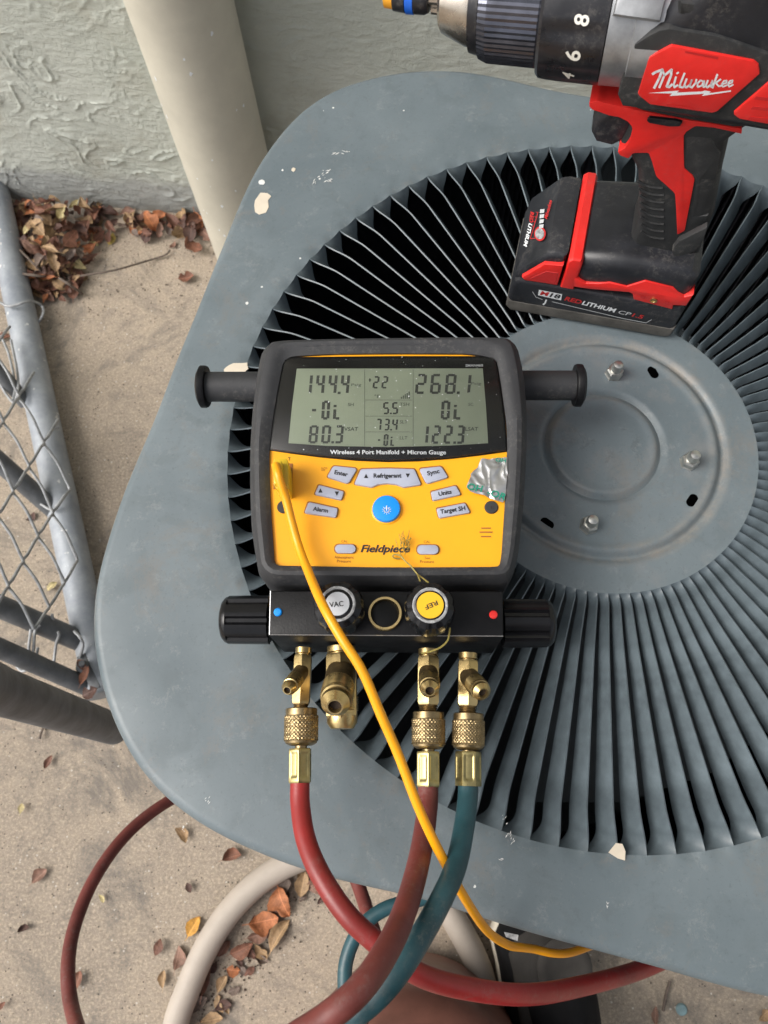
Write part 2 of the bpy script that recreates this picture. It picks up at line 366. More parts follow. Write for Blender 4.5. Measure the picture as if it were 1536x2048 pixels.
# person, tank
M['denim'] = mat('dark_denim', (0.014, 0.018, 0.027), 0.9, spec=0.15, var=0.35, vscale=300, bump=0.3, bscale=900)
M['shoe'] = mat('black_shoe_leather', (0.010, 0.010, 0.011), 0.75, spec=0.15, var=0.4, vscale=30, bump=0.1)
M['shoe_patch'] = mat('grey_suede_patch', (0.04, 0.036, 0.032), 0.85, var=0.25)
M['sole'] = mat('cream_sole', (0.66, 0.60, 0.49), 0.7, var=0.1)
M['tank'] = mat('red_brown_tank_paint', (0.20, 0.085, 0.062), 0.42, var=0.25, vscale=16, rvar=0.1)
M['tank_seam'] = mat('dark_red_seam', (0.10, 0.022, 0.016), 0.5)
def gmat(name):                                       # clear pane
    m = bpy.data.materials.new(name); m.use_nodes = True; n = m.node_tree.nodes; l = m.node_tree.links; n.clear()
    o = n.new('ShaderNodeOutputMaterial'); mx = n.new('ShaderNodeMixShader'); t = n.new('ShaderNodeBsdfTransparent'); g = n.new('ShaderNodeBsdfGlossy')
    g.inputs['Roughness'].default_value = 0.12; fr = n.new('ShaderNodeFresnel'); fr.inputs['IOR'].default_value = 1.33
    tc = n.new('ShaderNodeTexCoord'); no = n.new('ShaderNodeTexNoise'); no.inputs['Scale'].default_value = 120; l.new(tc.outputs['Object'], no.inputs['Vector'])
    l.new(fr.outputs[0], mx.inputs[0]); l.new(t.outputs[0], mx.inputs[1]); l.new(g.outputs[0], mx.inputs[2]); l.new(mx.outputs[0], o.inputs[0])
    rr = n.new('ShaderNodeMapRange'); rr.inputs[3].default_value = 0.06; rr.inputs[4].default_value = 0.22; l.new(no.outputs['Fac'], rr.inputs[0]); l.new(rr.outputs[0], g.inputs['Roughness'])
    return m
M['glass'] = gmat('clear_display_window')
LEAF = {}
for nm, c in dict(brown=(0.15, 0.066, 0.042), dark=(0.075, 0.036, 0.026), rust=(0.185, 0.078, 0.046), orange=(0.36, 0.13, 0.05), tan=(0.31, 0.20, 0.105),
                  pink=(0.21, 0.115, 0.08), yellow=(0.50, 0.37, 0.10), straw=(0.46, 0.38, 0.19), amber=(0.50, 0.25, 0.04), grey=(0.17, 0.125, 0.10)).items():
    m = LEAF[nm] = mat('dry_leaf_' + nm, c, 0.68, bump=0.5, bscale=22); k = NT(m)
    cc = k.mix(k.ramp(k.noise(4.5, 6, 0.7), 0.32, 0.66), tuple(x * .55 for x in c), tuple(min(1, x * 1.35) for x in c))
    cc = k.mix(k.math('MULTIPLY', k.ramp(k.noise(16, 4, 0.7), 0.58, 0.68), 0.55), cc, tuple(x * .35 for x in c))
    sx_ = k.n.new('ShaderNodeSeparateXYZ'); k.l.new(k.coord(), sx_.inputs[0]); ay = k.math('ABSOLUTE', sx_.outputs['Y'])
    side_ = k.math('LESS_THAN', k.math('FRACT', k.math('MULTIPLY', k.math('SUBTRACT', sx_.outputs['X'], k.math('MULTIPLY', ay, 0.8)), 9.0)), 0.13)
    cc = k.mix(k.math('MULTIPLY', side_, 0.28), cc, tuple(min(1, x * 1.7 + .02) for x in c)); cc = k.mix(k.math('MULTIPLY', k.math('LESS_THAN', ay, 0.014), 0.6), cc, tuple(min(1, x * 1.8 + .03) for x in c))
    k.color(cc)
M['twig'] = mat('dry_twig', (0.13, 0.10, 0.08), 0.8, var=0.3, vscale=200)

# ------------------------------------------------------------------ ground and wall
bm = B()
bmesh.ops.create_grid(bm, x_segments=20, y_segments=20, size=40)
tag(fin(bm, 'ground', M['concrete'], None, 0), kind='structure')
WN = V((-0.206286, -0.978492, 0)); WU = V((0.978492, -0.206286, 0)); W0 = V((-0.248428, 0.883512, 0))
def ridge(p):
    a = noise.noise(V((p.x * 11 + 1.3, p.y * 15 + 4, 0))); b_ = noise.noise(V((p.x * 10 + 7, p.y * 13, 5)))
    left = min(1, max(0.25, 1 - (p.x - 0.02) * 3.5))                    # rougher trowelling left of the pipe
    s = V((p.x * 17 + a * 3.0, p.y * 27 + b_ * 2.4, 3.7))
    r1 = max(0.0, 1 - abs(noise.noise(s)) * 15.0) ** 0.8                # thin trowel ridges
    g1 = max(0.0, noise.noise(V((p.x * 9, p.y * 12, 9.1))) + 0.02)
    s2 = V((p.x * 44 + a * 4, p.y * 66 + b_ * 3, 8.2)); r2 = max(0.0, 1 - abs(noise.noise(s2)) * 9.0)
    g2 = max(0.0, noise.noise(V((p.x * 14, p.y * 17, 2.1))) + 0.12)
    s3 = V((p.x * 60, p.y * 190, 1.7)); r3 = noise.noise(s3)
    return 0.0026 * r1 * min(1, g1 * 4) * left + 0.0013 * r2 * min(1, g2 * 3) + 0.0007 * r3 + 0.003 * noise.noise(V((p.x * 5, p.y * 7, 0.4)))
bm = B(); nx, nz = 1000, 240; S0, S1, Z1 = -0.60, 1.40, 0.56; rows = []
for j in range(nz + 1):
    zr = -0.02 + (Z1 + 0.02) * j / nz; R = []
    for i in range(nx + 1):
        s = S0 + (S1 - S0) * i / nx
        R.append(bm.verts.new(W0 + WU * s + WN * ridge(V((s, zr, 0))) + V((0, 0, zr))))
    rows.append(R)
for a, b in zip(rows, rows[1:]):
    for i in range(nx): bm.faces.new((a[i], a[i + 1], b[i + 1], b[i]))
q = lambda s, zr, d=0: bm.verts.new(W0 + WU * s + WN * d + V((0, 0, zr)))
for s0, s1, z0, z1 in ((-5, S0, -0.02, 2.7), (S1, 5, -0.02, 2.7), (S0, S1, Z1, 2.7)):
    bm.faces.new((q(s0, z0), q(s1, z0), q(s1, z1), q(s0, z1)))
bm.faces.new((q(-5, 2.7), q(5, 2.7), q(5, 2.7, -0.2), q(-5, 2.7, -0.2)))
bm.faces.new((q(5, -0.02, -0.2), q(-5, -0.02, -0.2), q(-5, 2.7, -0.2), q(5, 2.7, -0.2)))
wall = fin(bm, 'stucco_wall', M['stucco'], None, 60, recalc=False)
tag(wall, 'pale green grey stucco wall with trowelled ridges behind the air conditioner', 'wall')

def az(a, d): return V((sin(rad(a)) * d, cos(rad(a)) * d, 0))
bm = B(); c = az(-12.1, 0.828); lathe(bm, c - V((0, 0, 0.01)), (0, 0, 1), [(0, 0.0571), (2.6, 0.0571)], 48)
o = thing('drain_pipe', 'thick cream painted vertical drain pipe standing against the stucco wall', 'pipe', c)
fin(bm, 'pipe_shaft', M['pipe'], o)
bm = B()
for _ in range(26):                                                  # chips of paint on the pipe
    a = rad(random.uniform(200, 330)); zc_ = random.uniform(0.06, 0.42); s = random.uniform(0.0008, 0.0022)
    pts = []
    for kk in range(7):
        t = 2 * pi * kk / 7; rr = s * random.uniform(0.5, 1.3)
        aa = a + rr * cos(t) / 0.0571; pts.append(bm.verts.new(c + V((cos(aa) * 0.0574, sin(aa) * 0.0574, zc_ + rr * 1.6 * sin(t)))))
    bm.faces.new(pts)
tag(fin(bm, 'paint_flecks', M['white'], o, 0, recalc=False), kind='stuff')
o = thing('conduit_pipe', 'thin tan conduit pipe on the wall just below the drill chuck', 'pipe', az(15.0, 0.845))
bm = B(); lathe(bm, az(15.0, 0.845), (0, 0, 1), [(0, 0.0135), (2.6, 0.0135)], 20); fin(bm, 'conduit_shaft', M['conduit'], o)

# ------------------------------------------------------------------ air conditioner
AC = V((0.14554, 0.195467, 0)); RO, RI, NL = 0.2453, 0.0987, 96
D0 = rad(-136.8243 + 1.5)                                             # angle of one slit tip
ac = thing('air_conditioner', 'large blue grey outdoor air conditioner unit with round louvered fan grille', 'air conditioner', AC)
OUT = [(-173, 326), (-167, 340), (-161, 346), (-153, 349.5), (-145, 344), (-140, 334), (-131, 315), (-119, 293.5), (-111, 291), (-103, 292), (-93, 301), (-84, 319), (-76, 334), (-70, 345),
       (-62, 357), (-55, 349), (-47, 331), (-39, 311), (-27, 297), (-10, 296), (2, 310), (10, 325), (20, 343), (30, 345), (40, 335), (49, 315), (61, 294), (75, 291), (89, 304), (95, 322), (101, 337), (107, 349), (118, 358), (125, 347), (133, 330), (141, 311), (153, 296), (163, 294.5), (172, 299)]
OUT.sort()
def rout(a):
    a = math.degrees(a); a = (a + 180) % 360 - 180; n = len(OUT)
    e = [(OUT[-2][0] - 360, OUT[-2][1]), (OUT[-1][0] - 360, OUT[-1][1])] + OUT + [(OUT[0][0] + 360, OUT[0][1]), (OUT[1][0] + 360, OUT[1][1])]
    for i in range(1, len(e) - 2):
        if e[i][0] <= a <= e[i + 1][0]:
            (x0, y0), (x1, y1), (x2, y2), (x3, y3) = e[i - 1:i + 3]; t = (a - x1) / (x2 - x1)
            m1 = (y2 - y0) / (x2 - x0) * (x2 - x1); m2 = (y3 - y1) / (x3 - x1) * (x2 - x1)
            return ((2 * t ** 3 - 3 * t * t + 1) * y1 + (t ** 3 - 2 * t * t + t) * m1 + (-2 * t ** 3 + 3 * t * t) * y2 + (t ** 3 - t * t) * m2) / 1000
    return 0.3
NA = NL * 4
rs = [sum(rout(D0 + 2 * pi * (k + j) / NA) for j in (-5, -4, -3, -2, -1, 0, 1, 2, 3, 4, 5)) / 11 for k in range(NA)]
def ring(bm, f):
    return [bm.verts.new(AC + V((cos(D0 + 2 * pi * k / NA) * f(k)[0], sin(D0 + 2 * pi * k / NA) * f(k)[0], f(k)[1]))) for k in range(NA)]
def bridge(bm, A, Bq):
    n = len(A)
    for k in range(n): bm.faces.new((A[k], A[(k + 1) % n], Bq[(k + 1) % n], Bq[k]))
def dent(fr): return -0.0019 * max(0.0, sin(pi * fr)) ** 0.8              # sheet pulled down between two slit tips
bm = B(); R = [ring(bm, lambda k: (RO, HTOP + dent((k % 4) / 4))), ring(bm, lambda k: (RO + 0.0022, HTOP + 0.62 * dent((k % 4) / 4))), ring(bm, lambda k: (RO + 0.0048, HTOP + 0.2 * dent((k % 4) / 4))), ring(bm, lambda k: (RO + 0.0075, HTOP))]
for f in (0.2, 0.4, 0.65, 0.88): R.append(ring(bm, lambda k: (RO + (rs[k] - 0.0065 - RO) * f / 0.88, HTOP)))
for q_ in range(1, 6):                                                # rolled edge and skirt
    a = pi / 2 * q_ / 5; R.append(ring(bm, lambda k: (rs[k] - 0.0065 + 0.0065 * sin(a), HTOP - 0.006 * (1 - cos(a)))))
R.append(ring(bm, lambda k: (rs[k], HTOP - 0.018))); R.append(ring(bm, lambda k: (rs[k] - 0.002, HTOP - 0.0195)))
R.append(ring(bm, lambda k: (rs[k] - 0.004, HTOP - 0.018)))
R.append(ring(bm, lambda k: (rs[k] - 0.012, HTOP - 0.008))); R.append(ring(bm, lambda k: (RO + 0.004, HTOP - 0.0040)))
for a, b in zip(R, R[1:]): bridge(bm, a, b)
bridge(bm, R[-1], R[0])
lid = fin(bm, 'top_panel', M['lid'], ac, 50)
# hub plate with two pressed rings and three slots
def hubz(r):
    g = lambda r0, w: math.exp(-((r - r0) / w) ** 2)
    return HTOP + 0.0030 * (1 / (1 + math.exp((r - 0.0755) / 0.0011))) * 0 - 0.0028 * g(0.0762, 0.0026) + 0.0012 * g(0.0715, 0.0030) - 0.0027 * g(0.0372, 0.0023) + 0.0009 * g(0.0330, 0.003)
SL = [(64.6, 49.6), (65.2, -41.2), (66.7, -131.2)]
bm = B(); prof = [0.0015 * i for i in range(1, 66)] + [RI]
prev = None
for r in prof:
    cur = ring(bm, lambda k: (r, hubz(r)))
    if prev: bridge(bm, prev, cur)
    else: bm.faces.new(cur)
    prev = cur
hub = fin(bm, 'hub_plate', M['hub'], ac, 60)
for r, a in SL:
    bm = B(); cc = AC + V((cos(rad(a)) * r / 1000, sin(rad(a)) * r / 1000, HTOP + 0.0003)); u_ = V((-sin(rad(a)), cos(rad(a)), 0)); v_ = V((cos(rad(a)), sin(rad(a)), 0))
    if a > 0: u_, v_ = v_ * 0.5 + u_ * 0.87, u_
    pts = []
    for kk in range(20):
        t = 2 * pi * kk / 20; pts.append(bm.verts.new(cc + u_ * (0.0030 * cos(t) + (0.0016 if cos(t) > 0 else -0.0016)) + u_.cross(V((0, 0, 1))) * (0.0029 * sin(t))))
    bm.faces.new(pts); fin(bm, 'slot_hole', M['void'], hub, 0)
# louvers: strips of the same sheet, twisted down along one edge
DW = 2 * pi / NL; TW = rad(61)
bm = B(); nr, nw = 26, 4; tops = []
def louv(r, j):                                                       # j in 0..nw across the strip, returns local point
    ta = min(1, max(0, (r - RI) / 0.010)); tb = min(1, max(0, (RO - r) / 0.016))
    sm = lambda t: 1 - (1 - t) ** 3.2
    ph = TW * sm(ta) * sm(tb)
    wd = r * DW; s = (j / nw - 0.5) * wd
    q3_ = lambda t: t * t * (3 - 2 * t); bl = q3_(min(1, max(0, (RO - r) / 0.026))) * q3_(min(1, max(0, (r - RI) / 0.02))); off = s * cos(ph) + 0.5 * wd * (1 - cos(ph)) - 0.15 * wd * bl; z = (s - 0.5 * wd) * sin(ph) + 0.13 * wd * bl          # high edge on the counter-clockwise side
    a = DW / 2; cx, cy = r * cos(a), r * sin(a)
    if ph < 1e-6:
        a2 = DW * j / nw; return V((r * cos(a2), r * sin(a2), dent(j / nw) if r > (RI + RO) / 2 else 0))
    rr = r / math.sqrt(1 + (off / r) ** 2) if False else r
    a2 = DW / 2 + off / r; z += dent(j / nw) * (1 - sm(tb)) if r > (RI + RO) / 2 else 0
    return V((rr * cos(a2), rr * sin(a2), z))
rl = [RI + (RO - RI) * (i / nr) for i in range(nr + 1)]
rl = [RI + 0.010 * (i / 5) ** 1.3 for i in range(5)] + [RI + 0.010 + (RO - RI - 0.038) * i / 5 for i in range(5)] + [RO - 0.028 * (1 - i / 14) ** 1.5 for i in range(15)]
up = [[louv(r, j) for j in range(nw + 1)] for r in rl]
TH = 0.0009; G = []
for i, r in enumerate(rl):
    row = []
    for j in range(nw + 1):
        i0, i1 = max(0, i - 1), min(len(rl) - 1, i + 1); j0, j1 = max(0, j - 1), min(nw, j + 1)
        nrm = (up[i1][j] - up[i0][j]).cross(up[i][j1] - up[i][j0]).normalized()
        row.append((bm.verts.new(up[i][j]), bm.verts.new(up[i][j] - nrm * TH)))
    G.append(row)
for i in range(len(rl) - 1):
    for j in range(nw):
        a, b, c_, d_ = G[i][j], G[i + 1][j], G[i + 1][j + 1], G[i][j + 1]
        bm.faces.new((a[0], b[0], c_[0], d_[0])); bm.faces.new((d_[1], c_[1], b[1], a[1]))
    bm.faces.new((G[i][0][0], G[i][0][1], G[i + 1][0][1], G[i + 1][0][0]))
    bm.faces.new((G[i + 1][nw][0], G[i + 1][nw][1], G[i][nw][1], G[i][nw][0]))
bmesh.ops.recalc_face_normals(bm, faces=bm.faces)
lm = bpy.data.meshes.new('louver'); bm.to_mesh(lm); bm.free(); lm.materials.append(M['louver']); lm.shade_smooth(); lm.set_sharp_from_angle(angle=rad(50))
for i in range(NL):
    o = bpy.data.objects.new('louver', lm); COL.objects.link(o); o.parent = ac
    o.location = (0, 0, HTOP); o.rotation_euler = (rad(random.uniform(-0.25, 0.25)) * 0, 0, D0 + DW * i)
# bolts
for px, py, ax in ((1227, 748, 20), (1377, 925, 60), (1177, 1052, 100)):
    p = P(px, py, HTOP)
    bm = B(); lathe(bm, p, (0, 0, 1), [(-0.002, 0.0062), (0.0005, 0.0062), (0.0012, 0.0056), (0.0052, 0.0056), (0.0062, 0.0046)], 6, ph=rad(ax))
    nut = fin(bm, 'hex_nut', M['zinc'], ac, 20)
    bm = B(); lathe(bm, p, (0.02, 0.0, 1), [(0.004, 0.0036), (0.0115, 0.0036), (0.0128, 0.003), (0.0134, 0.0014)], 16); fin(bm, 'bolt_end', M['zinc'], nut)
# dirt smears beside the bolts and chips of paint on the lid
def blot(name, px, py, rx, ry, m_, parent, z=HTOP + 0.0003, jit=0.25, rot=0, n=18):
    bm = B(); pts = []
    for kk in range(n):
        t = 2 * pi * kk / n; q_ = 1 + random.uniform(-jit, jit) * 0.6
        x, y = rx * q_ * cos(t), ry * q_ * sin(t); pts.append((px + x * cos(rot) - y * sin(rot), py + x * sin(rot) + y * cos(rot)))
    prism(bm, [P(x, y, z) for x, y in pts], (0, 0, -0.0004), 0.0001, 1); return fin(bm, name, m_, parent, 0)
Z4 = zz(3.657, 480, 280)
o = slab('paint_chip', Z4([(110, 440), (150, 385), (200, 388), (228, 410), (205, 440), (210, 490), (190, 530), (140, 545), (110, 525), (104, 480)]), ZP(HTOP + 0.0003), (0, 0, -0.0004), M['paint_chip'], ac)
slab('paint_chip', [(1217, 1705), (1232, 1686), (1245, 1688), (1251, 1703), (1250, 1721), (1236, 1717)], ZP(HTOP + 0.0004), (0, 0, -0.0004), M['paint_chip'], ac)
blot('paint_chip', 523, 364, 7, 5, M['white_fleck'], ac); blot('paint_chip', 587, 339, 4, 4, M['paint_chip'], ac)
blot('paint_chip', 565, 340, 2, 2, M['white_fleck'], ac); blot('paint_chip', 494, 606, 3, 3, M['white_fleck'], ac)
blot('paint_chip', 474, 738, 26, 12, M['paint_chip'], ac, rot=-0.2)
bm = B()
for px, py, L, a in ((645, 352, 30, -0.75), (655, 342, 20, -0.5), (628, 363, 9, -1.0), (668, 306, 14, -0.3), (690, 305, 16, 0.3), (660, 361, 14, 0.2), (1010, 1640, 26, -1.0), (1018, 1660, 30, -1.25),
                     (1024, 1682, 14, -1.2), (1003, 1718, 10, 0.1), (1215, 1810, 8, 1.3), (370, 1655, 18, 0.9), (415, 1600, 14, -1.0)):
    for _ in range(5):
        x = px + random.uniform(-L, L) * 0.5 * cos(a) + random.uniform(-2, 2); y = py + random.uniform(-L, L) * 0.5 * sin(a) + random.uniform(-2, 2); l_ = random.uniform(1, 5); w_ = random.uniform(0.5, 1.4)
        ux, uy = cos(a + random.uniform(-.3, .3)), sin(a + random.uniform(-.3, .3))
        bm.faces.new([bm.verts.new(P(x + ux * i_ * l_ - uy * j_ * w_, y + uy * i_ * l_ + ux * j_ * w_, HTOP + 0.0003)) for i_, j_ in ((-1, 0), (0, -1), (1, 0), (0.2, 1))])
tag(fin(bm, 'scratches', M['white_fleck'], ac, 0), kind='stuff')
# cabinet, coil, motor and fan below the grille
def shell(name, f, z0, z1, m_, thick=0.004):
    bm = B(); a = ring(bm, lambda k: (rs[k] - f, z0)); b = ring(bm, lambda k: (rs[k] - f, z1)); c_ = ring(bm, lambda k: (rs[k] - f - thick, z1)); d_ = ring(bm, lambda k: (rs[k] - f - thick, z0))
    bridge(bm, a, b); bridge(bm, b, c_); bridge(bm, c_, d_); bridge(bm, d_, a); return fin(bm, name, m_, ac, 40)
shell('cabinet_guard', 0.022, 0.03, HTOP - 0.012, M['cabinet'])
bm = B(); a = ring(bm, lambda k: (rs[k] - 0.015, 0.0)); b = ring(bm, lambda k: (rs[k] - 0.015, 0.05)); bridge(bm, a, b); bm.faces.new(b); fin(bm, 'base_pan', M['cabinet'], ac, 40)
bm = B(); n = 720; za, zb = 0.06, HTOP - 0.02; A_ = []; B_ = []                                  # fins of the coil, seen through the louvers
for kk in range(n):
    r = 0.272 if kk % 2 else 0.266; a = 2 * pi * kk / n
    A_.append(bm.verts.new(AC + V((r * cos(a), r * sin(a), za)))); B_.append(bm.verts.new(AC + V((r * cos(a), r * sin(a), zb))))
bridge(bm, A_, B_); tag(fin(bm, 'coil_fins', M['coil'], ac, 0), kind='stuff')
bm = B(); lathe(bm, AC + V((0, 0, 0.40)), (0, 0, 1), [(0, 0.055), (0.004, 0.06), (0.13, 0.06), (0.135, 0.055)], 32); fin(bm, 'fan_motor', M['cabinet'], ac)
for i in range(3):
    bm = B(); T_ = []; 
    for r in (0.05, 0.11, 0.17, 0.225):
        aa = 2 * pi * i / 3 + 0.9; hw = 0.35 + 0.25 * (r / 0.225)
        T_.append([bm.verts.new(AC + V((r * cos(aa + t * hw), r * sin(aa + t * hw), 0.40 + t * 0.028))) for t in (-1, -0.5, 0, 0.5, 1)])
    for x, y in zip(T_, T_[1:]):
        for j in range(4): bm.faces.new((x[j], y[j], y[j + 1], x[j + 1]))
    fin(bm, 'fan_blade', M['cabinet'], ac, 60)
sp_ = slab('white_sticker', [(1008, 1864), (1037, 1870), (1035, 1882), (1012, 1874)], ZP(HTOP - 0.05), (0, 0, -0.001), M['worn'], ac)

# ------------------------------------------------------------------ manifold gauge
ZF = 0.632
gz = ZP(ZF); gzp = ZP(ZF + 0.00025)
gauge = thing('manifold_gauge', 'yellow and black digital manifold gauge lying on the fan grille', 'gauge', P(776, 930, HTOP))
outer = [(536, 688), (780, 683.5), (1023, 679), (1037, 696), (1049, 748), (1055.5, 826), (1054.5, 904), (1049, 1008), (1037, 1113), (1026, 1154), (1012, 1168), (780, 1172), (544, 1171), (526, 1158), (516.5, 1149), (510, 1113), (502, 1061), (499, 982), (499, 904), (503.5, 826), (513, 748), (521.7, 706.5)]
inner = [(588, 712), (666, 707.5), (780, 706.5), (927, 707), (960, 710), (993.5, 718), (1003, 774), (1013.5, 850), (1014.5, 904), (1010, 1008), (1003, 1113), (997, 1139), (985, 1141), (776, 1142), (556, 1138), (549, 1125), (541, 1010), (538, 905), (545, 840), (556, 774), (566, 725), (573, 716)]
def resamp(poly, n, cx, cy):
    """star-shaped outline read at n equal angles"""
    out = []
    for k in range(n):
        a = 2 * pi * k / n; dx, dy = cos(a), sin(a); best = None
        for i in range(len(poly)):
            (x0, y0), (x1, y1) = poly[i], poly[(i + 1) % len(poly)]
            ex, ey = x1 - x0, y1 - y0; den = dx * ey - dy * ex
            if abs(den) < 1e-9: continue
            t = ((x0 - cx) * ey - (y0 - cy) * ex) / den; s = ((x0 - cx) * dy - (y0 - cy) * dx) / den
            if t > 0 and -1e-6 <= s <= 1 + 1e-6 and (best is None or t > best): best = t
        out.append((cx + dx * best, cy + dy * best))
    return out
N = 160; oo = resamp(rnd(outer, 0.3), N, 776, 925); ii = resamp(rnd(inner, 0.3), N, 776, 925)
def lerp(t): return [(a[0] + (b[0] - a[0]) * t, a[1] + (b[1] - a[1]) * t) for a, b in zip(oo, ii)]
bm = B(); R = []
def lay(t, z, zref=0.626): 
    return [bm.verts.new(V((*P(x, y, zref).xy, z))) for x, y in lerp(t)]
for t, z in ((0.14, 0.5662), (0.02, 0.569), (0, 0.577), (0, 0.622), (0.05, 0.627), (0.30, 0.6335), (0.40, 0.6350), (0.62, 0.6358), (0.86, 0.6352), (0.96, 0.6345)): R.append(lay(t, z))
R.append([bm.verts.new(P(x, y, 0.6335)) for x, y in ii]); R.append([bm.verts.new(V((*P(x, y, 0.6335).xy, 0.622))) for x, y in ii])
for a, b in zip(R, R[1:]): bridge(bm, a, b)
bumper = fin(bm, 'rubber_bumper', M['bumper'], gauge, 28)
bm = B(); prism(bm, [P(x, y, 0.575) for x, y in [(540, 1150), (1020, 1150), (1005, 720), (545, 720)]], (0, 0, -0.0085)); fin(bm, 'back_housing', M['bumper'], gauge)
panel = slab('front_panel', [(776 + (x - 776) * 1.012, 925 + (y - 925) * 1.012) for x, y in rnd(inner, 0.3)], gz, (0, 0, -0.012), M['yellow'], gauge)
slab('yellow_back_shell', [(648 - 90, 1166), (990, 1166), (994, 1190), (548, 1188)], ZP(0.606), (0, 0, -0.028), M['yellow'], gauge, 0.001)
za = zz(1.92, 380, 670)
bz = za([(357, 100), (372, 84), (760, 80), (1165, 80), (1178, 92), (1196, 200), (1212, 330), (1219, 446), (1120, 460), (1000, 474), (880, 483), (760, 486), (640, 481), (500, 468), (400, 455), (304, 441), (316, 330), (336, 210)])
bez = slab('display_bezel', bz, ZP(ZF + 0.0010), (0, 0, -0.0012), M['bezel'], gauge, 0.0003)
lcdp = za([(410, 129), (1124, 128), (1136, 270), (1145, 415), (1000, 424), (760, 430), (520, 425), (378, 415), (392, 270)])
lz = ZP(ZF + 0.0013); lzi = ZP(ZF + 0.0015); lzf = ZP(ZF + 0.00155)
lcd = slab('lcd_screen', lcdp, lz, (0, 0, -0.0006), M['lcd'], bez)
zs = 3.072; zl = lambda x, y: (560 + x / zs, 690 + y / zs)
SEG = {'0': 'abcdef', '1': 'bc', '2': 'abged', '3': 'abgcd', '4': 'fgbc', '5': 'afgcd', '6': 'afgedc', '7': 'abc', '8': 'abcdefg', '9': 'abcfgd', '-': 'g', 'l': 'xy'}
def seg7(polys, s, x0, y0, x1, y1, slant=0.10, th=0.19, gap=0.24):
    s2 = []
    for ch in s:
        if ch == '.': s2[-1] = s2[-1] + '.'
        else: s2.append(ch)
    n = len(s2); pw = (x1 - x0) / n; H = y1 - y0; W = pw * (1 - gap); t = H * th
    for i, ch in enumerate(s2):
        ox = x0 + pw * i + pw * gap * 0.5
        def R_(a, b, c_, d_):
            g = t * 0.10
            pts = [(a + g, b + g * .6), (c_ - g, b + g * .6), (c_ - g, d_ - g * .6), (a + g, d_ - g * .6)]
            polys.append([zl(ox + x + slant * (H - y), y0 + y) for x, y in pts])
        for q_ in SEG[ch[0]]:
            if q_ == 'a': R_(t * .55, 0, W - t * .55, t * .8)
            if q_ == 'd': R_(t * .55, H - t * .8, W - t * .55, H)
            if q_ == 'g': R_(t * .55, H / 2 - t * .4, W - t * .55, H / 2 + t * .4)
            if q_ == 'b': R_(W - t, t * .35, W, H / 2 - t * .1)
            if q_ == 'c': R_(W - t, H / 2 + t * .1, W, H - t * .35)
            if q_ == 'f': R_(0, t * .35, t, H / 2 - t * .1)
            if q_ == 'e': R_(0, H / 2 + t * .1, t, H - t * .35)
            if q_ == 'x': R_(0, H * .45, t, H - t * .2); R_(0, H * .22, t, H * .36)
            if q_ == 'y': R_(t * .8, H - t * .8, W * .8, H)
        if '.' in ch: R_(W + pw * gap * .25, H - t * .8, W + pw * gap * .25 + t, H)
main = []
seg7(main, '144.4', 128, 178, 432, 303, .09, .175); seg7(main, '-0l', 170, 340, 385, 460, .06); seg7(main, '80.3', 162, 492, 395, 606, .09, .18)
seg7(main, '268.1', 815, 176, 1180, 302, .09, .175); seg7(main, '0l', 975, 340, 1130, 460, .06); seg7(main, '122.3', 845, 492, 1140, 608, .08, .18)
flat('lcd_digits', main, lzi, M['ink_lcd'], bez)
mid_ = []
seg7(mid_, '22', 560, 190, 668, 268, .09); seg7(mid_, '5.5', 622, 350, 732, 426, .07); seg7(mid_, '73.4', 578, 452, 728, 526, .08); seg7(mid_, '-0l', 585, 546, 712, 622, .07)
mid_.append([zl(*p) for p in ((545, 212), (560, 212), (560, 218), (545, 218))]); mid_.append([zl(*p) for p in ((549, 205), (555, 205), (555, 226), (549, 226))])
flat('lcd_digits', mid_, lzi, M['ink_lcd'], bez)
fl = []
for x, y0, y1 in ((520, 150, 622), (818, 150, 622)): fl.append([zl(x - 1.4, y0), zl(x + 1.4, y0), zl(x + 1.4, y1), zl(x - 1.4, y1)])
for y in (338, 437, 534): fl.append([zl(524, y - 1.2), zl(812, y - 1.2), zl(812, y + 1.2), zl(524, y + 1.2)])
for i in range(5): fl.append([zl(742 + i * 12, 330), zl(750 + i * 12, 330), zl(750 + i * 12, 318 - i * 8), zl(742 + i * 12, 318 - i * 8)])
flat('lcd_rules', fl, lzi, M['lcd_faint'], bez)
for s, x0, x1, y, h in (('Psig', 437, 500, 252, 16), ('SH', 416, 454, 375, 19), ('VSAT', 395, 480, 527, 22), ('Psig', 1172, 1238, 244, 16), ('SC', 1156, 1190, 374, 19), ('LSAT', 1138, 1218, 526, 22), ('TSH', 736, 795, 374, 20), ('SLT', 735, 785, 482, 20), ('LLT', 735, 784, 580, 20), ('°F', 580, 614, 326, 22)):
    text(s, zl(x0, y), zl(x1, y), h / zs, lzi, M['ink_lcd'] if len(s) == 4 and s[1] == 'S' else M['lcd_faint'], bez, 0.08, 0.01)
win = slab('display_window', za([(362, 98), (376, 90), (1162, 86), (1174, 98), (1190, 200), (1206, 330), (1213, 441), (1000, 468), (760, 480), (500, 462), (310, 436), (322, 330), (342, 210)]), ZP(ZF + 0.0026), (0, 0, -0.0008), M['glass'], gauge, 0.0003)
bm = B()                                                              # specks of dust and scratches on the window
for _ in range(130):
    t = random.random(); x = random.choice((random.gauss(840, 75), random.uniform(590, 1000))); y = random.uniform(712, 905)
    x = min(1000, max(560, x)); s = random.choice((0.4, 0.5, 0.7, 1.1)) * random.uniform(.6, 1.2)
    bm.faces.new([bm.verts.new(P(x + s * random.uniform(.6, 1.3) * cos(a), y + s * random.uniform(.6, 1.3) * sin(a), ZF + 0.00275)) for a in (0, 1.3, 2.5, 3.8, 5)])
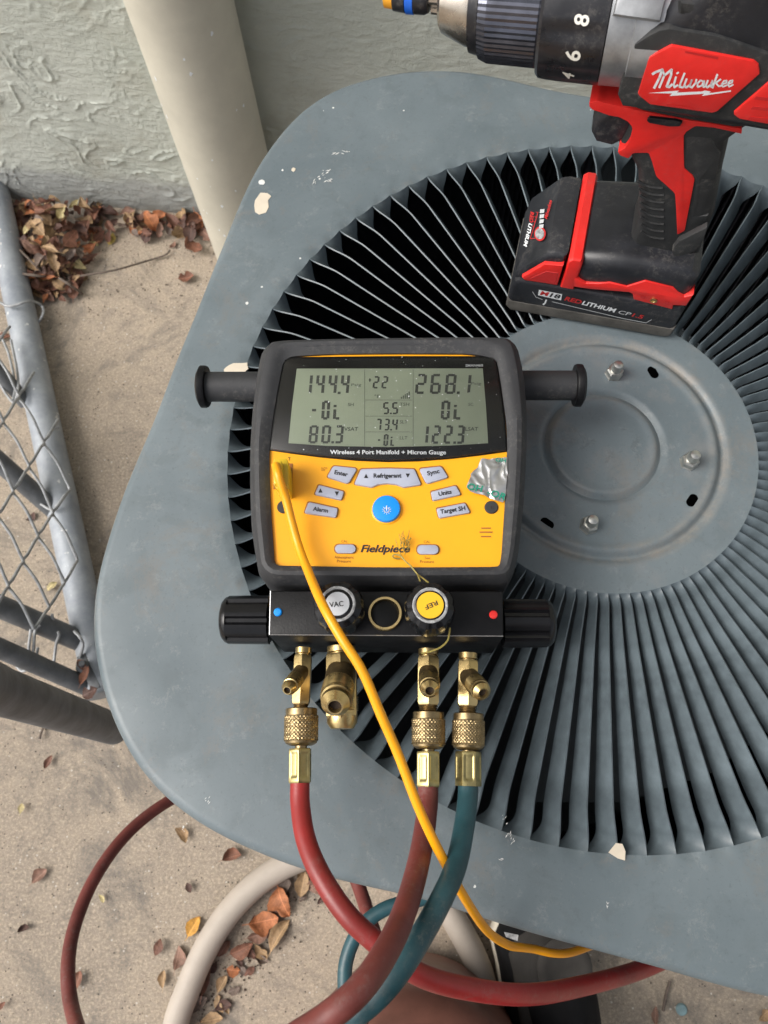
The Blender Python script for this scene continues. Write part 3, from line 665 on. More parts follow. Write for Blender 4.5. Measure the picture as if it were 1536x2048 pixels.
tag(fin(bm, 'dust_specks', M['white'], win, 0), kind='stuff')
text('Wireless 4 Port Manifold + Micron Gauge', (660, 908), (892, 908.5), 8.2, ZP(ZF + 0.00115), M['white'], bez, 0, 0.022)
text('SMAN460', (931, 733.5), (966, 733), 5.0, ZP(ZF + 0.00115), M['pale_print'], bez, 0, 0.02)
zb_ = zz(5.12, 500, 890); zc = zz(5.12, 760, 890)
def button(poly, texts, hgt=0.0018, rr=0.18):
    c_ = (sum(p[0] for p in poly) / len(poly), sum(p[1] for p in poly) / len(poly))
    grow = [(c_[0] + (x - c_[0]) * 1.0 + (2.0 if x > c_[0] else -2.0), c_[1] + (y - c_[1]) * 1.0 + (1.7 if y > c_[1] else -1.7)) for x, y in poly]
    g_ = flat('button_recess', [rnd(grow, rr)], ZP(ZF + 0.0002), M['gap'], gauge)
    b_ = slab('button', rnd(poly, rr), ZP(ZF + hgt), (0, 0, -hgt), M['button'], gauge, 0.0005)
    for s, p0, p1, h in texts: text(s, p0, p1, h, ZP(ZF + hgt + 0.00015), M['black_ink'], b_, 0, 0.03)
    return b_
z2p = lambda x, y: (500 + x / 5.12, 890 + y / 5.12); z3p = lambda x, y: (760 + x / 5.12, 890 + y / 5.12); z1p = lambda x, y: (380 + x / 1.92, 670 + y / 1.92)
button(zb_([(855, 212), (1072, 235), (1090, 252), (1005, 395), (787, 325)]), [('Enter', z2p(862, 296), z2p(998, 322), 8.3)])
rf = button(za([(630, 572), (656, 514), (760, 511), (862, 514), (888, 574), (820, 584), (792, 573), (757, 569), (722, 573), (697, 584)]), [('Refrigerant', z1p(705, 548), z1p(812, 547), 8.6)], rr=0.12)
tri = lambda cx, cy, s, u: [(cx - s, cy + s * u), (cx + s, cy + s * u), (cx, cy - s * u)]
for t_ in (tri(*z1p(676, 541), 4.2, 1), tri(*z1p(836, 540), 4.2, -1)): flat('arrow_mark', [t_], ZP(ZF + 0.00195), M['black_ink'], rf)
ar = button(zb_([(705, 405), (962, 475), (935, 562), (660, 503)]), [])
for t_ in (tri(*z2p(721, 465), 4.4, 1), tri(*z2p(889, 498), 4.4, -1)): flat('arrow_mark', [t_], ZP(ZF + 0.00195), M['black_ink'], ar)
button(zb_([(600, 580), (900, 648), (880, 741), (555, 693)]), [('Alarm', z2p(642, 670), z2p(797, 692), 8.2)])
button(zc([(400, 240), (625, 215), (700, 328), (476, 396)]), [('Sync', z3p(487, 312), z3p(612, 285), 8.6)])
button(zc([(520, 478), (776, 412), (830, 505), (540, 568)]), [('Units', z3p(602, 522), z3p(736, 496), 8.4)])
button(zc([(578, 650), (870, 591), (925, 690), (604, 746)]), [('Target SH', z3p(620, 704), z3p(876, 664), 8.6)])
# power button
bm = B(); c0 = P(773, 1019.5, ZF); pr = (P(801.5, 1019.5, ZF) - c0).length
lathe(bm, c0 - V((0, 0, 0.0005)), (0, 0, 1), [(0, pr * 1.10), (0.0011, pr * 1.09), (0.0014, pr * 1.0), (0.0010, pr * 0.99)], 40); fin(bm, 'button_collar', M['yellow'], gauge)
bm = B(); lathe(bm, c0, (0, 0, 1), [(0, pr * 0.98), (0.0020, pr * 0.98), (0.0027, pr * 0.92), (0.0031, pr * 0.6), (0.0032, 0.0002)], 40); pb = fin(bm, 'power_button', M['blue'], gauge)
bm = B(); pz = ZP(ZF + 0.00345); cx, cy = 773.3, 1019.8
def strip(bm, pts, w_, mf):
    for (x0, y0), (x1, y1) in zip(pts, pts[1:]):
        d = V((x1 - x0, y1 - y0)); nn = V((-d.y, d.x)).normalized() * w_ / 2; e = d.normalized() * w_ * 0.25
        bm.faces.new([bm.verts.new(mf(*q)) for q in ((x0 - e.x + nn.x, y0 - e.y + nn.y), (x1 + e.x + nn.x, y1 + e.y + nn.y), (x1 + e.x - nn.x, y1 + e.y - nn.y), (x0 - e.x - nn.x, y0 - e.y - nn.y))])
strip(bm, [(cx + 5.0 * sin(rad(a)), cy - 5.0 * cos(rad(a))) for a in range(38, 330, 24)], 1.7, pz); strip(bm, [(cx, cy - 8.2), (cx, cy + 1)], 1.7, pz)
for a in (50, 80, 110, 145, 180, 215, 250, 280, 310): strip(bm, [(cx + 7 * sin(rad(a)), cy - 7 * cos(rad(a))), (cx + 9.0 * sin(rad(a)), cy - 9.0 * cos(rad(a)))], 0.8, pz)
fin(bm, 'power_symbol', M['white'], pb, 0)
for (x0, x1, y0, y1) in ((670, 711, 1089, 1106), (834.3, 877, 1090, 1108)):
    r_ = (y1 - y0) / 2; poly = [(x0 + r_ + r_ * cos(rad(a)), (y0 + y1) / 2 + r_ * sin(rad(a))) for a in range(90, 271, 20)] + [(x1 - r_ + r_ * cos(rad(a)), (y0 + y1) / 2 + r_ * sin(rad(a))) for a in range(-90, 91, 20)]
    button(poly, [], 0.0016, 0.02)
for s, p0, p1, h in (('CAL', (682.6, 1085), (695, 1085), 5), ('CAL', (847.5, 1086), (860.5, 1086), 5), ('Atmospheric', (669, 1117), (707.5, 1117.5), 6), ('Pressure', (674, 1124.7), (702, 1125), 5.4), ('Test', (848.5, 1118.5), (860.5, 1118.7), 5.4), ('Pressure', (840, 1125.7), (868, 1126), 5.4), ('AUTO', (642, 937.5), (654.5, 938), 3.2), ('OFF', (642, 941.5), (650.5, 942), 3.2)):
    text(s, p0, p1, h, gzp, M['brown_ink'], panel, 0, 0)
text('Fieldpiece', (721, 1104), (820, 1104.5), 14.6, gzp, M['black_ink'], panel, 0.28, 0.028)
text('T', (576, 921), (581, 921), 6.5, gzp, M['black_ink'], panel, 0, 0.01)
for cx, cy in ((568, 1014), (982.6, 1015)):
    bm = B(); p = P(cx, cy, ZF); r_ = (P(cx + 13.3, cy, ZF) - p).length
    lathe(bm, p - V((0, 0, 0.001)), (0, 0, 1), [(0, r_ * 1.05), (0.0012, r_ * 1.04), (0.0016, r_), (0.0019, r_ * 0.9), (0.0020, 0.0003)], 28); rp = fin(bm, 'rubber_plug', M['dark_plug'], gauge)
    flat('plug_slit', [[(cx - 1.2, cy - 3), (cx + 0.6, cy - 3), (cx + 0.6, cy + 3), (cx - 1.2, cy + 3)]], ZP(ZF + 0.0022), M['hole'], rp)
bm = B(); p = P(972, 1064.5, ZF)
for cy, hw in ((1056.4, 10), (1064.4, 13.5), (1073.2, 10.5)): bm.faces.new([bm.verts.new(P(x, y, ZF + 0.0003)) for x, y in ((972 - hw, cy - 1.4), (972 + hw, cy - 1.4), (972 + hw - 1, cy + 1.2), (972 - hw + 1, cy + 1.2))])
fin(bm, 'speaker_slots', M['gap'], panel, 0)
# socket for the probe plug
slab('probe_socket', zb_([(236, 175), (436, 190), (432, 468), (240, 450)]), ZP(ZF + 0.0004), (0, 0, -0.001), M['gap'], gauge)
# hook bars at both sides
for side, (xa, xb, yc, rb, xf, rf_) in dict(l=(530, 412, 773.5, 26.5, 402, 37.5), r=(1030, 1152, 771, 26.5, 1163, 38)).items():
    zc_ = 0.600; a, b = P(xa, yc, zc_), P(xb, yc, zc_); r_ = (P(xb, yc + rb, zc_) - P(xb, yc - rb, zc_)).length / 2; d = (b - a)
    bm = B(); lathe(bm, a, d, [(0, r_), (d.length, r_)], 28); hb = fin(bm, 'hanging_bar', M['bumper'], gauge)
    f_ = (P(xf, yc, zc_) - b).length + 0.002; R2 = r_ * rf_ / rb
    bm = B(); lathe(bm, b, d, [(-0.0012, r_), (-0.001, R2 * 0.96), (0.0002, R2), (f_ * 0.55, R2), (f_ * 0.85, R2 * 0.8), (f_, R2 * 0.4), (f_, 0.0005)], 32); fin(bm, 'bar_flange', M['block'], hb)
# valve block
ZB = 0.628
blk = slab('valve_block', [(541, 1181), (1006, 1182), (1007, 1273), (537, 1270)], ZP(ZB), (0, 0, -0.056), M['block'], gauge, 0.0008)
e0, e1 = P(538, 1269.5, ZB - 0.0003), P(1006.5, 1272.3, ZB - 0.0003)
bm = B(); q0 = P(541.3, 1182, ZB - 0.0003)
tube(bm, [e0 + V((0.0003, 0.0, 0)), (e0 + e1) / 2, e1], 0.00022, 5, 1, False); tube(bm, [e0 + V((0.0003, 0, 0)), q0], 0.00035, 5, 1, False); fin(bm, 'worn_edge', M['edge_wear'], blk)
for px, py, mm_ in ((556, 1224.5, M['blue']), (986.7, 1229.5, M['red'])):
    bm = B(); p = P(px, py, ZB); lathe(bm, p, (0, 0, 1), [(-0.0005, 0.0022), (0.0005, 0.0022), (0.0010, 0.0017), (0.0011, 0.0003)], 16); o = fin(bm, 'colour_dot', mm_, blk)
    o['label'] = 'blue dot at the left end' if px < 700 else 'red dot at the right end'
def lobes(n, depth, wfl):
    return lambda a, i: 1 - depth * max(0, min(1, (cos(n * a) - wfl) * 6))
# side knobs
for xa, xb, y0, y1, lab in ((541, 443, 1190, 1289, 'l'), (1004, 1109, 1197, 1296, 'r')):
    zc_ = 0.598; yc = (y0 + y1) / 2; a, b = P(xa, yc, zc_), P(xb, yc, zc_); d = b - a; L = d.length
    r_ = (P(xb, y1, zc_) - P(xb, y0, zc_)).length / 2 * 0.97
    bm = B(); lathe(bm, a, d, [(0, r_ * 0.9), (0.0002, r_), (L * 0.84, r_ * 0.985)], 72, lobes(7, 0.13, 0.62), ph=0.3); kn = fin(bm, 'side_knob', M['knob'], gauge, 28)
    bm = B(); lathe(bm, a, d, [(L * 0.84, r_ * 0.96), (L * 0.90, r_ * 0.93), (L * 0.96, r_ * 0.80), (L, r_ * 0.55), (L * 1.0, 0.0004)], 40); fin(bm, 'knob_cap', M['knob'], kn)
# front knobs with round labels
for (lx, ly, lr), (bx, by), lm_, words_ in (((675, 1207.7, 24.2), (681, 1219), M['vac'], ('VAC', (659, 1214.6), (687.3, 1211.8), 10.2)), ((860.4, 1210.4, 27.2), (862, 1222), M['ref'], ('REF', (873.0, 1200.8), (848.3, 1211.5), 9.2))):
    zt = 0.652; pt = P(lx, ly, zt); pb_ = P(lx, ly, zt); base = V((pt.x, pt.y, ZB))
    mm = (P(lx + 1, ly, zt) - pt).length
    bm = B(); lathe(bm, base, (0, 0, 1), [(0, mm * 46), (0.006, mm * 46), (0.007, mm * 52), (0.018, mm * 52), (0.0215, mm * 48), (0.0235, mm * 38)], 64, lambda a, i: 1 - (0.09 * max(0, cos(8 * a) - 0.35) if i >= 2 else 0)); kb = fin(bm, 'front_knob', M['knob'], gauge, 30)
    bm = B(); lathe(bm, base, (0, 0, 1), [(0.0225, mm * 36.5), (0.0241, mm * 36), (0.0243, mm * 33), (0.0238, mm * 30)], 48, lambda a, i: 1 + 0.025 * noise.noise(V((cos(a) * 3, sin(a) * 3, i + lx)))); fin(bm, 'worn_ring', M['worn'], kb)
    bm = B(); lathe(bm, base, (0, 0, 1), [(0.0225, mm * 31.5), (0.0238, mm * 31), (0.0241, mm * 28)], 40); fin(bm, 'label_seat', M['knob'], kb)
    bm = B(); lathe(bm, base, (0, 0, 1), [(0.0240, mm * lr), (0.0245, mm * lr * 0.985)], 40); lb = fin(bm, 'knob_label', lm_, kb)
    text(words_[0], words_[1], words_[2], words_[3], ZP(ZB + 0.0247), M['black_ink'], kb, 0, 0.012)
# sight glass with a brass ring
p = P(770, 1226.5, ZB + 0.003); mm = (P(771, 1226.5, ZB) - P(770, 1226.5, ZB)).length; base = V((p.x, p.y, ZB))
bm = B(); lathe(bm, base, (0, 0, 1), [(-0.001, mm * 34), (0.003, mm * 34), (0.0036, mm * 33), (0.0036, mm * 28.5), (0.0008, mm * 27)], 40); sg = fin(bm, 'sight_glass_ring', M['brass'], gauge, 30)
bm = B(); lathe(bm, base, (0, 0, 1), [(0.0, mm * 27.5), (0.0014, mm * 27), (0.0018, mm * 20), (0.0019, 0.0003)], 32); fin(bm, 'sight_glass', M['bezel'], sg)
# brass ports with flare branches
ZQ = 0.600
def hexmod(a, i): return 1.0
def port(ax, y0, y1, rpx, nk, tip, tipr, bend, big=False):
    a, b = P(*ax[0], ZQ), P(*ax[1], ZQ); d = (b - a).normalized(); L = (b - a).length
    mm = (P(ax[0][0] + 1, ax[0][1], ZQ) - P(*ax[0], ZQ)).length; R = rpx * mm * 1.12
    bm = B(); lathe(bm, a, d, [(-0.002, R * 0.85), (0.001, R * 0.85), (0.0015, R * 0.7), (0.002, R * 0.7)], 20)
    lathe(bm, a, d, [(0.002, R * 0.92), (0.0035, R), (L - 0.0015, R), (L, R * 0.9)], 6 if not big else 6, ph=rad(30)); body = fin(bm, 'brass_port', M['brass'], gauge, 25)
    if not big:
        bm = B(); pr_ = [(L - 0.001, R * 0.72)]
        for i in range(5): pr_ += [(L + 0.0006 + i * 0.0012, R * 0.80), (L + 0.0012 + i * 0.0012, R * 0.68)]
        lathe(bm, a, d, pr_, 20); fin(bm, 'port_thread', M['old_brass'], body)
    else:
        bm = B(); pr_ = [(L - 0.012, R * 0.9)]
        for i in range(7): pr_ += [(L - 0.011 + i * 0.0011, R * 0.97), (L - 0.0105 + i * 0.0011, R * 0.86)]
        pr_ += [(L - 0.003, R * 0.80), (L - 0.0025, R * 0.9), (L + 0.002, R * 0.88), (L + 0.005, R * 0.66), (L + 0.0052, R * 0.2)]
        lathe(bm, a, d, pr_, 28); fin(bm, 'port_thread', M['brass'], body)
    # branch
    t = P(*tip, bend[1]); s = a + d * bend[0]; dd = (t - s); l = dd.length; r2 = tipr * mm
    bm = B(); lathe(bm, s, dd, [(-0.002, r2 * 1.0), (l * 0.42, r2 * 1.0), (l * 0.45, r2 * 0.96)], 24); br = fin(bm, 'flare_branch', M['old_brass'], body)
    bm = B(); pr_ = [(l * 0.42, r2 * 0.95)]
    nt_ = 4
    for i in range(nt_): pr_ += [(l * (0.46 + 0.28 * i / nt_), r2 * 1.05), (l * (0.46 + 0.28 * (i + .55) / nt_), r2 * 0.97)]
    pr_ += [(l * 0.75, r2 * 1.04), (l * 0.79, r2 * 0.98), (l * 0.80, r2 * 0.82), (l * 0.83, r2 * 0.82), (l * 0.84, r2 * 0.93), (l * 0.90, r2 * 0.90), (l, r2 * 0.52), (l, r2 * 0.42), (l * 0.9, r2 * 0.40)]
    lathe(bm, s, dd, pr_, 28); fin(bm, 'flare_tip', M['brass'], body, 28)
    bm = B(); lathe(bm, s, dd, [(l * 0.89, r2 * 0.41), (l * 0.91, r2 * 0.41)], 16); fin(bm, 'flare_bore', M['hole'], body)
    return a, d, L, R, mm
pA = port([(607, 1303), (602, 1408)], 0, 0, 17, 0, (574, 1381), 15.5, (0.010, 0.6215))
pB = port([(683, 1301), (684, 1438)], 0, 0, 30, 0, (669.5, 1414), 29.5, (0.011, 0.632), True)
pC = port([(856.7, 1306), (856.5, 1410)], 0, 0, 21, 0, (859.5, 1382), 19.5, (0.010, 0.623))
pD = port([(936, 1314), (935, 1412)], 0, 0, 19.5, 0, (967, 1387), 19.5, (0.010, 0.621))

# ------------------------------------------------------------------ hoses
def knurl(bm, o, d, L, r):
    n, rows_, nk = 144, 30, 30; x, y, d = frame(d); R = []
    for j in range(rows_ + 1):
        ring_ = []; zz_ = L * j / rows_; ed = min(1, j / 1.5, (rows_ - j) / 1.5)
        for k_ in range(n):
            a = 2 * pi * k_ / n; ph = zz_ / r * nk / 2
            h_ = min(abs((((nk / 2 * a + ph) / pi) % 1) - .5), abs((((nk / 2 * a - ph) / pi) % 1) - .5)) * 2
            h_ = 1 - 0.075 * (1 - (1 - abs(((nk / 2 * a + ph) / pi) % 1 - .5) * 2) * (1 - abs(((nk / 2 * a - ph) / pi) % 1 - .5) * 2)) * ed - .02 * (1 - ed)
            ring_.append(bm.verts.new(o + d * zz_ + x * (r * h_ * cos(a)) + y * (r * h_ * sin(a))))
        R.append(ring_)
    for A_, B_ in zip(R, R[1:]): bridge(bm, A_, B_)
    bm.faces.new(R[0][::-1]); bm.faces.new(R[-1])
def hose(name, label, mat_, port_, nut, fer, path, r, fw, flare=1.0):
    o = thing(name, label, 'hose', P(*nut[0], ZQ))
    a, b = P(*nut[0], ZQ), P(*nut[1], ZQ); d = b - a; L = d.length; mm = (P(nut[0][0] + 1, nut[0][1], ZQ) - a).length; R = nut[2] * mm
    bm = B(); lathe(bm, a, d, [(0, R * 0.86), (0.0004, R * 0.9), (L * 0.19, R * 0.9), (L * 0.20, R * 0.86)], 32); nk = fin(bm, 'coupling_nut', M['old_brass'], o)
    bm = B(); knurl(bm, a + d * 0.20, d, L * 0.68, R); fin(bm, 'knurled_grip', M['old_brass'], nk, 30)
    bm = B(); lathe(bm, a, d, [(L * 0.87, R * 0.93), (L * 0.94, R * 0.88), (L, R * 0.66), (L + 0.0002, R * 0.35), (L + 0.003, R * 0.33)], 28); fin(bm, 'nut_shoulder', M['old_brass'], nk)
    a, b = P(*fer[0], ZQ), P(*fer[1], ZQ); d = b - a; L = d.length; R = fw * mm * 1.12
    ph6 = rad(0 if 'teal' not in name else 30); rg_ = []
    for i_ in range(25):                                              # hexagonal ferrule with pressed-in rounded flats
        t = i_ / 24; rg_.append((L * t, R * (flare if i_ == 24 else 1)))
    def fmod(aa, i_):
        loc = ((aa + pi / 6) % (pi / 3)) - pi / 6; hexr = cos(pi / 6) / cos(loc); t = i_ / 24
        u = R * cos(pi / 6) * math.tan(loc) / (R * .5); v = (t - .48) / .37
        inside = max(0, min(1, (1 - max(abs(u) / .72, abs(v), math.hypot(max(0, abs(u) / .72 - .45), max(0, abs(v) - .8)) / .5)) * 7))
        return (hexr * .72 + .28) * (1 - .085 * inside) * (1 if 0 < i_ < 24 else .94)
    bm = B(); lathe(bm, a, d, rg_, 120, lambda aa, i_: fmod(aa + ph6, i_)); fr_ = fin(bm, 'crimp_ferrule', M['ferrule'], o, 40)
    bm = B(); tube(bm, [P(*q) for q in path], r, 16, 10); fin(bm, 'rubber_tube', mat_, o)
    return o
hose('red_hose', 'bright red rubber hose from the leftmost brass port sweeping under the lid edge', M['red_hose'], pA, ((603, 1417), (602, 1491), 35), ((600.5, 1497), (600, 1566)),
     [(600, 1558, .600), (600.5, 1610, .602), (612, 1680, .609), (641, 1750, .616), (688, 1822, .620), (740, 1874, .620), (833, 1946, .618), (941, 1978, .603), (1055, 1989, .575), (1163, 1972, .535), (1284, 1938, .495), (1400, 1885, .46)], 0.0051, 21)
hose('maroon_hose', 'faded maroon rubber hose from the middle brass port crossing over the red hose', M['maroon_hose'], pC, ((857, 1424), (857, 1498), 34.5), ((856, 1503), (856, 1574)),
     [(856, 1566, .600), (855, 1610, .604), (846, 1680, .620), (831, 1750, .640), (808, 1826, .662), (776, 1896, .682), (725, 1972, .697), (655, 2034, .700), (540, 2110, .690), (380, 2230, .62), (220, 2210, .50), (150, 2040, .40), (136, 1940, .37), (150, 1850, .345), (190, 1755, .32), (250, 1672, .29), (325, 1610, .26), (420, 1560, .22)], 0.0053, 22)
hose('teal_hose', 'dark teal rubber hose from the rightmost brass port running down beside the maroon one', M['teal_hose'], pD, ((937, 1427), (936.5, 1500), 33.5), ((936.5, 1503), (936.5, 1572)),
     [(936.5, 1564, .600), (935, 1600, .603), (928, 1655, .612), (912, 1730, .630), (884, 1796, .645), (839, 1878, .655), (795, 1946, .660), (748, 1999, .660), (690, 2045, .655), (590, 2130, .62), (560, 2230, .52), (660, 2180, .44), (697, 2060, .40), (690, 1985, .40), (693, 1920, .40), (720, 1858, .40), (770, 1818, .40), (840, 1798, .40), (900, 1780, .40)], 0.0052, 23, 1.06)
o = thing('thin_hose', 'thin dark red hose end hanging below the lid edge behind the bright red hose', 'hose', P(735, 1830, .33))
bm = B(); tube(bm, [P(705, 1740, .30), P(722, 1785, .31), P(738, 1835, .33), (P(752, 1880, .35)), P(758, 1920, .36), P(740, 1990, .30), P(700, 2120, .2)], 0.0058, 12); fin(bm, 'rubber_tube', M['maroon_hose'], o)
o = thing('drain_tube', 'thick beige drain tube curving across the concrete and under the unit', 'tube', P(450, 1850, 0))
bm = B(); tube(bm, [P(x, y, .016) for x, y in [(760, 1690), (640, 1705), (545, 1745), (470, 1810), (415, 1890), (375, 1980), (350, 2060), (355, 2150), (420, 2280), (600, 2360), (800, 2350), (930, 2260), (985, 2130), (978, 2020), (955, 1930), (915, 1850), (870, 1780), (820, 1730)]], 0.0148, 16); fin(bm, 'tube_wall', M['beige_tube'], o)

# ------------------------------------------------------------------ probe cord
o = thing('probe_cord', 'bright yellow probe cord plugged into the upper left of the gauge panel', 'cord', P(560, 960, ZF))
bm = B()
prism(bm, [P(*q, 0.647) for q in rnd(zb_([(236, 165), (250, 140), (368, 132), (386, 155), (392, 205), (400, 455), (285, 455), (240, 400)]), .2)], (0, 0, -0.0145), 0.002, 2); pg = fin(bm, 'cord_plug', M['plug'], o)
bm = B(); prism(bm, [P(*q, 0.652) for q in rnd(zb_([(232, 200), (250, 160), (320, 155), (330, 210), (325, 380), (290, 405), (240, 390)]), .25)], (0, 0, -0.006), 0.0025, 2); fin(bm, 'strain_relief', M['plug'], pg)
bm = B(); tube(bm, [P(*q) for q in [(551, 930, .652), (556, 948, .654), (562, 970, .652), (572, 999, .648), (584, 1046, .644), (598, 1095, .642), (616, 1142, .648), (645, 1209, .668), (682, 1275, .671), (724, 1341, .668), (762, 1430, .660), (796, 1508, .652), (840, 1622, .643), (888, 1722, .630), (938, 1810, .607), (977, 1864, .577), (1017, 1890, .552), (1045, 1895, .541), (1068, 1898, .533), (1105, 1906, .525), (1140, 1905, .515), (1185, 1890, .50), (1260, 1860, .47)]], 0.0023, 12); fin(bm, 'cable', M['cord'], o)
# foil
ft = zc([(1035, 140), (1120, 150), (1200, 133), (1303, 130), (1303, 220), (1305, 300), (1292, 400), (1285, 520), (1265, 592), (1180, 570), (1050, 512), (975, 500), (920, 480), (880, 430), (900, 390), (930, 320), (925, 300), (960, 265), (1000, 230), (1020, 180)])
ft = resamp(ft, 72, *z3p(1120, 350)); cen = P(*z3p(1120, 350), ZF + 0.0016)
def crk(p):
    wx, wy = p.x + .004 * noise.noise(V((p.x * 120, p.y * 120, 3))), p.y + .006 * noise.noise(V((p.x * 90, p.y * 90, 6))); return 0.0008 * (1 - abs(noise.noise(V((wx * 190, wy * 75, 0)))) * 2.2) + 0.0005 * (1 - abs(noise.noise(V((wx * 150, wy * 260, 4)))) * 2) * max(0, noise.noise(V((wx * 60, wy * 60, 8))) + .3)
bm = B(); pr_ = None
for jj in range(1, 23):
    f_ = jj / 22; ring_ = []
    for (x, y) in ft:
        p0_ = P(x, y, ZF + 0.0016); p_ = cen.lerp(p0_, f_); p_.z += crk(p_); ring_.append(bm.verts.new(p_))
    if pr_: bridge(bm, pr_, ring_)
    else: bm.faces.new(ring_)
    pr_ = ring_
o = thing('foil_tape', 'torn piece of crumpled silver foil stuck on the upper right of the gauge panel', 'tape', P(980, 958, ZF))
fo = fin(bm, 'foil_sheet', M['foil'], o, 25)
fz = ZP(ZF + 0.0030)
text('OH', z3p(890, 450), z3p(1046, 482), 13, fz, M['green_ink'], fo, 0.1, 0.02); text('-OR', z3p(1090, 505), z3p(1280, 565), 13, fz, M['green_ink'], fo, 0.1, 0.02)
text('OH', z3p(1185, 165), z3p(1290, 178), 8, fz, M['green_ink'], fo, 0.1, 0.02)
# thread
o = thing('thread', 'frayed green and gold thread tied around the yellow labelled knob', 'string', P(815, 1120, ZF))
bm = B(); tl = [z3p(x, y) for x, y in [(205, 1165), (150, 1160), (130, 1135), (165, 1120), (215, 1140), (250, 1180), (300, 1225), (345, 1275), (385, 1325), (440, 1365), (495, 1408)]]
tube(bm, [P(x, y, ZF + 0.0012 + (0.0005 * i if i < 8 else 0.004 + 0.005 * (i - 8))) for i, (x, y) in enumerate(tl)], 0.00042, 6, 5)
tube(bm, [P(*z3p(385, 1325), 0.639), P(*z3p(410, 1392), 0.645)], 0.0004, 6, 3); fin(bm, 'tied_strand', M['thread'], o)
bm = B(); zk = lambda x, y: (600 + x / 4.8, 1140 + y / 4.8)
tube(bm, [P(*zk(1440, 560), 0.640), P(*zk(1435, 600), 0.634), P(*zk(1415, 680), 0.629), P(*zk(1345, 745), 0.622), P(*zk(1240, 785), 0.612), P(*zk(1170, 800), 0.609)], 0.0005, 6, 5); fin(bm, 'tied_strand', M['thread'], o)
bm = B()
for _ in range(24):
    x0, y0 = z3p(random.uniform(205, 300), random.uniform(1010, 1140)); ln = random.uniform(8, 34); an = random.gauss(-1.65, 0.25)
    if random.random() < .35: x0, y0 = z3p(random.uniform(225, 300), random.uniform(960, 1090)); an += random.uniform(-.8, .8); ln *= .5
    z_ = ZF + random.uniform(.001, .006); p0_ = P(x0, y0, z_); p1_ = P(x0 + cos(an) * ln * .5 + random.uniform(-1.5, 1.5), y0 + sin(an) * ln * .5, z_ + .001); p2_ = P(x0 + cos(an) * ln, y0 + sin(an) * ln, z_ + .0005)
    tube(bm, [p0_, p1_, p2_], 0.00016, 4, 2)
tag(fin(bm, 'frayed_tuft', M['thread'], o), kind='stuff')

# ------------------------------------------------------------------ cordless drill, standing on its battery
da, db = P(1025, 622, HTOP), P(1330, 676, HTOP); du = (db - da).normalized(); dn_ = V((-du.y, du.x, 0)); DO = da + dn_ * 0.034
drill = thing('cordless_drill', 'red and black cordless drill standing upright on its battery on the grille', 'drill', DO + V((0, 0, 0.0015)), rz=math.atan2(du.y, du.x)); LOCAL.add(drill)
def side(lat):                                     # pixel -> drill frame on the upright plane at lateral offset lat
    f = PL(DO + dn_ * lat, dn_)
    def g(px, py):
        q_ = f(px, py) - DO; return V((q_.dot(du), lat, q_.z))
    return g
def XZ(pts, y): return [V((x / 1000, y, z / 1000)) for x, z in pts]
def dslab(name, pts, hw, m_, parent=None, bev=0.003, seg=3, y0=None):
    bm = B(); prism(bm, XZ(pts, -hw), (0, 2 * hw if y0 is None else y0, 0), bev, seg, y0 is None); return fin(bm, name, m_, parent or drill, 30)
zd2 = zz(4.085, 1160, 0); zd4 = zz(4.453, 1180, 220); zd3 = zz(5.12, 1000, 340)
# battery
bt = dslab('battery', [(-5, 6), (-5, 20), (-3, 31), (0, 34), (104, 34), (107, 30), (107, 6), (104, 1), (-1, 1)], 0.0345, M['charcoal'], bev=0.003)
dslab('battery_base', [(-5.5, 12), (107.5, 12), (107.5, 3), (104, 0), (-2, 0), (-5.5, 4)], 0.0352, M['dusty'], bt, 0.0025)
dslab('battery_front', [(-4, 30), (-3, 37), (13, 60), (18, 62), (25.5, 62), (25.5, 30)], 0.0315, M['charcoal'], bt, 0.004)
for s in (-1, 1):
    bm = B(); prism(bm, XZ([(1, 37), (13, 54), (24.5, 55.5), (24.5, 35), (3, 34.5)], s * 0.0342), (0, -s * 0.008, 0), 0.0012, 2); bl = fin(bm, 'battery_latch', M['red'], bt)
    if s < 0:
        bm = B(); prism(bm, XZ([(6, 38), (15, 48), (23, 48.5), (23, 36.8)], s * 0.0344), (0, -s * 0.002, 0), 0.0004, 1); fin(bm, 'latch_grip', M['dark_red'], bl)
# foot of the handle
ft_ = dslab('drill_foot', [(31, 37), (31, 58), (36, 63), (62, 67), (100, 66), (106, 60), (107, 46), (104, 37)], 0.0335, M['charcoal'], bev=0.009, seg=4)
dslab('foot_trim', [(26.5, 33.5), (26.5, 61), (29, 63.5), (34, 63.5), (35.5, 61), (35.5, 33.5)], 0.0346, M['red'], ft_, 0.002)
sl = side(-0.0348)
for s in (-1,):
    bm = B(); pts = [sl(*q) for q in zd4([(-150, 1500), (-40, 1560), (60, 1562), (170, 1555), (320, 1590), (400, 1565), (485, 1540), (730, 1600), (770, 1640), (830, 1680), (915, 1662), (850, 1760), (735, 1755), (725, 1792), (380, 1702), (372, 1655), (340, 1640), (0, 1612), (-150, 1590)])]
    prism(bm, pts, (0, 0.014, 0), 0.001, 2); st = fin(bm, 'side_trim', M['red'], ft_)
sl2 = side(-0.0350)
bm = B(); p = sl2(*zd4([(560, 1708)])[0]); lathe(bm, p, (0, -1, 0), [(-0.001, 0.0022), (0.0006, 0.0022), (0.0007, 0.0012), (0.0001, 0.0010)], 16); fin(bm, 'brass_insert', M['brass'], ft_)
for h_ in ([(445, 1665), (490, 1672), (480, 1695), (445, 1685)], [(660, 1712), (700, 1722), (690, 1745), (662, 1735)]): flat('screw_hole', [zd4(h_)], sl2, M['dark_red'], ft_)
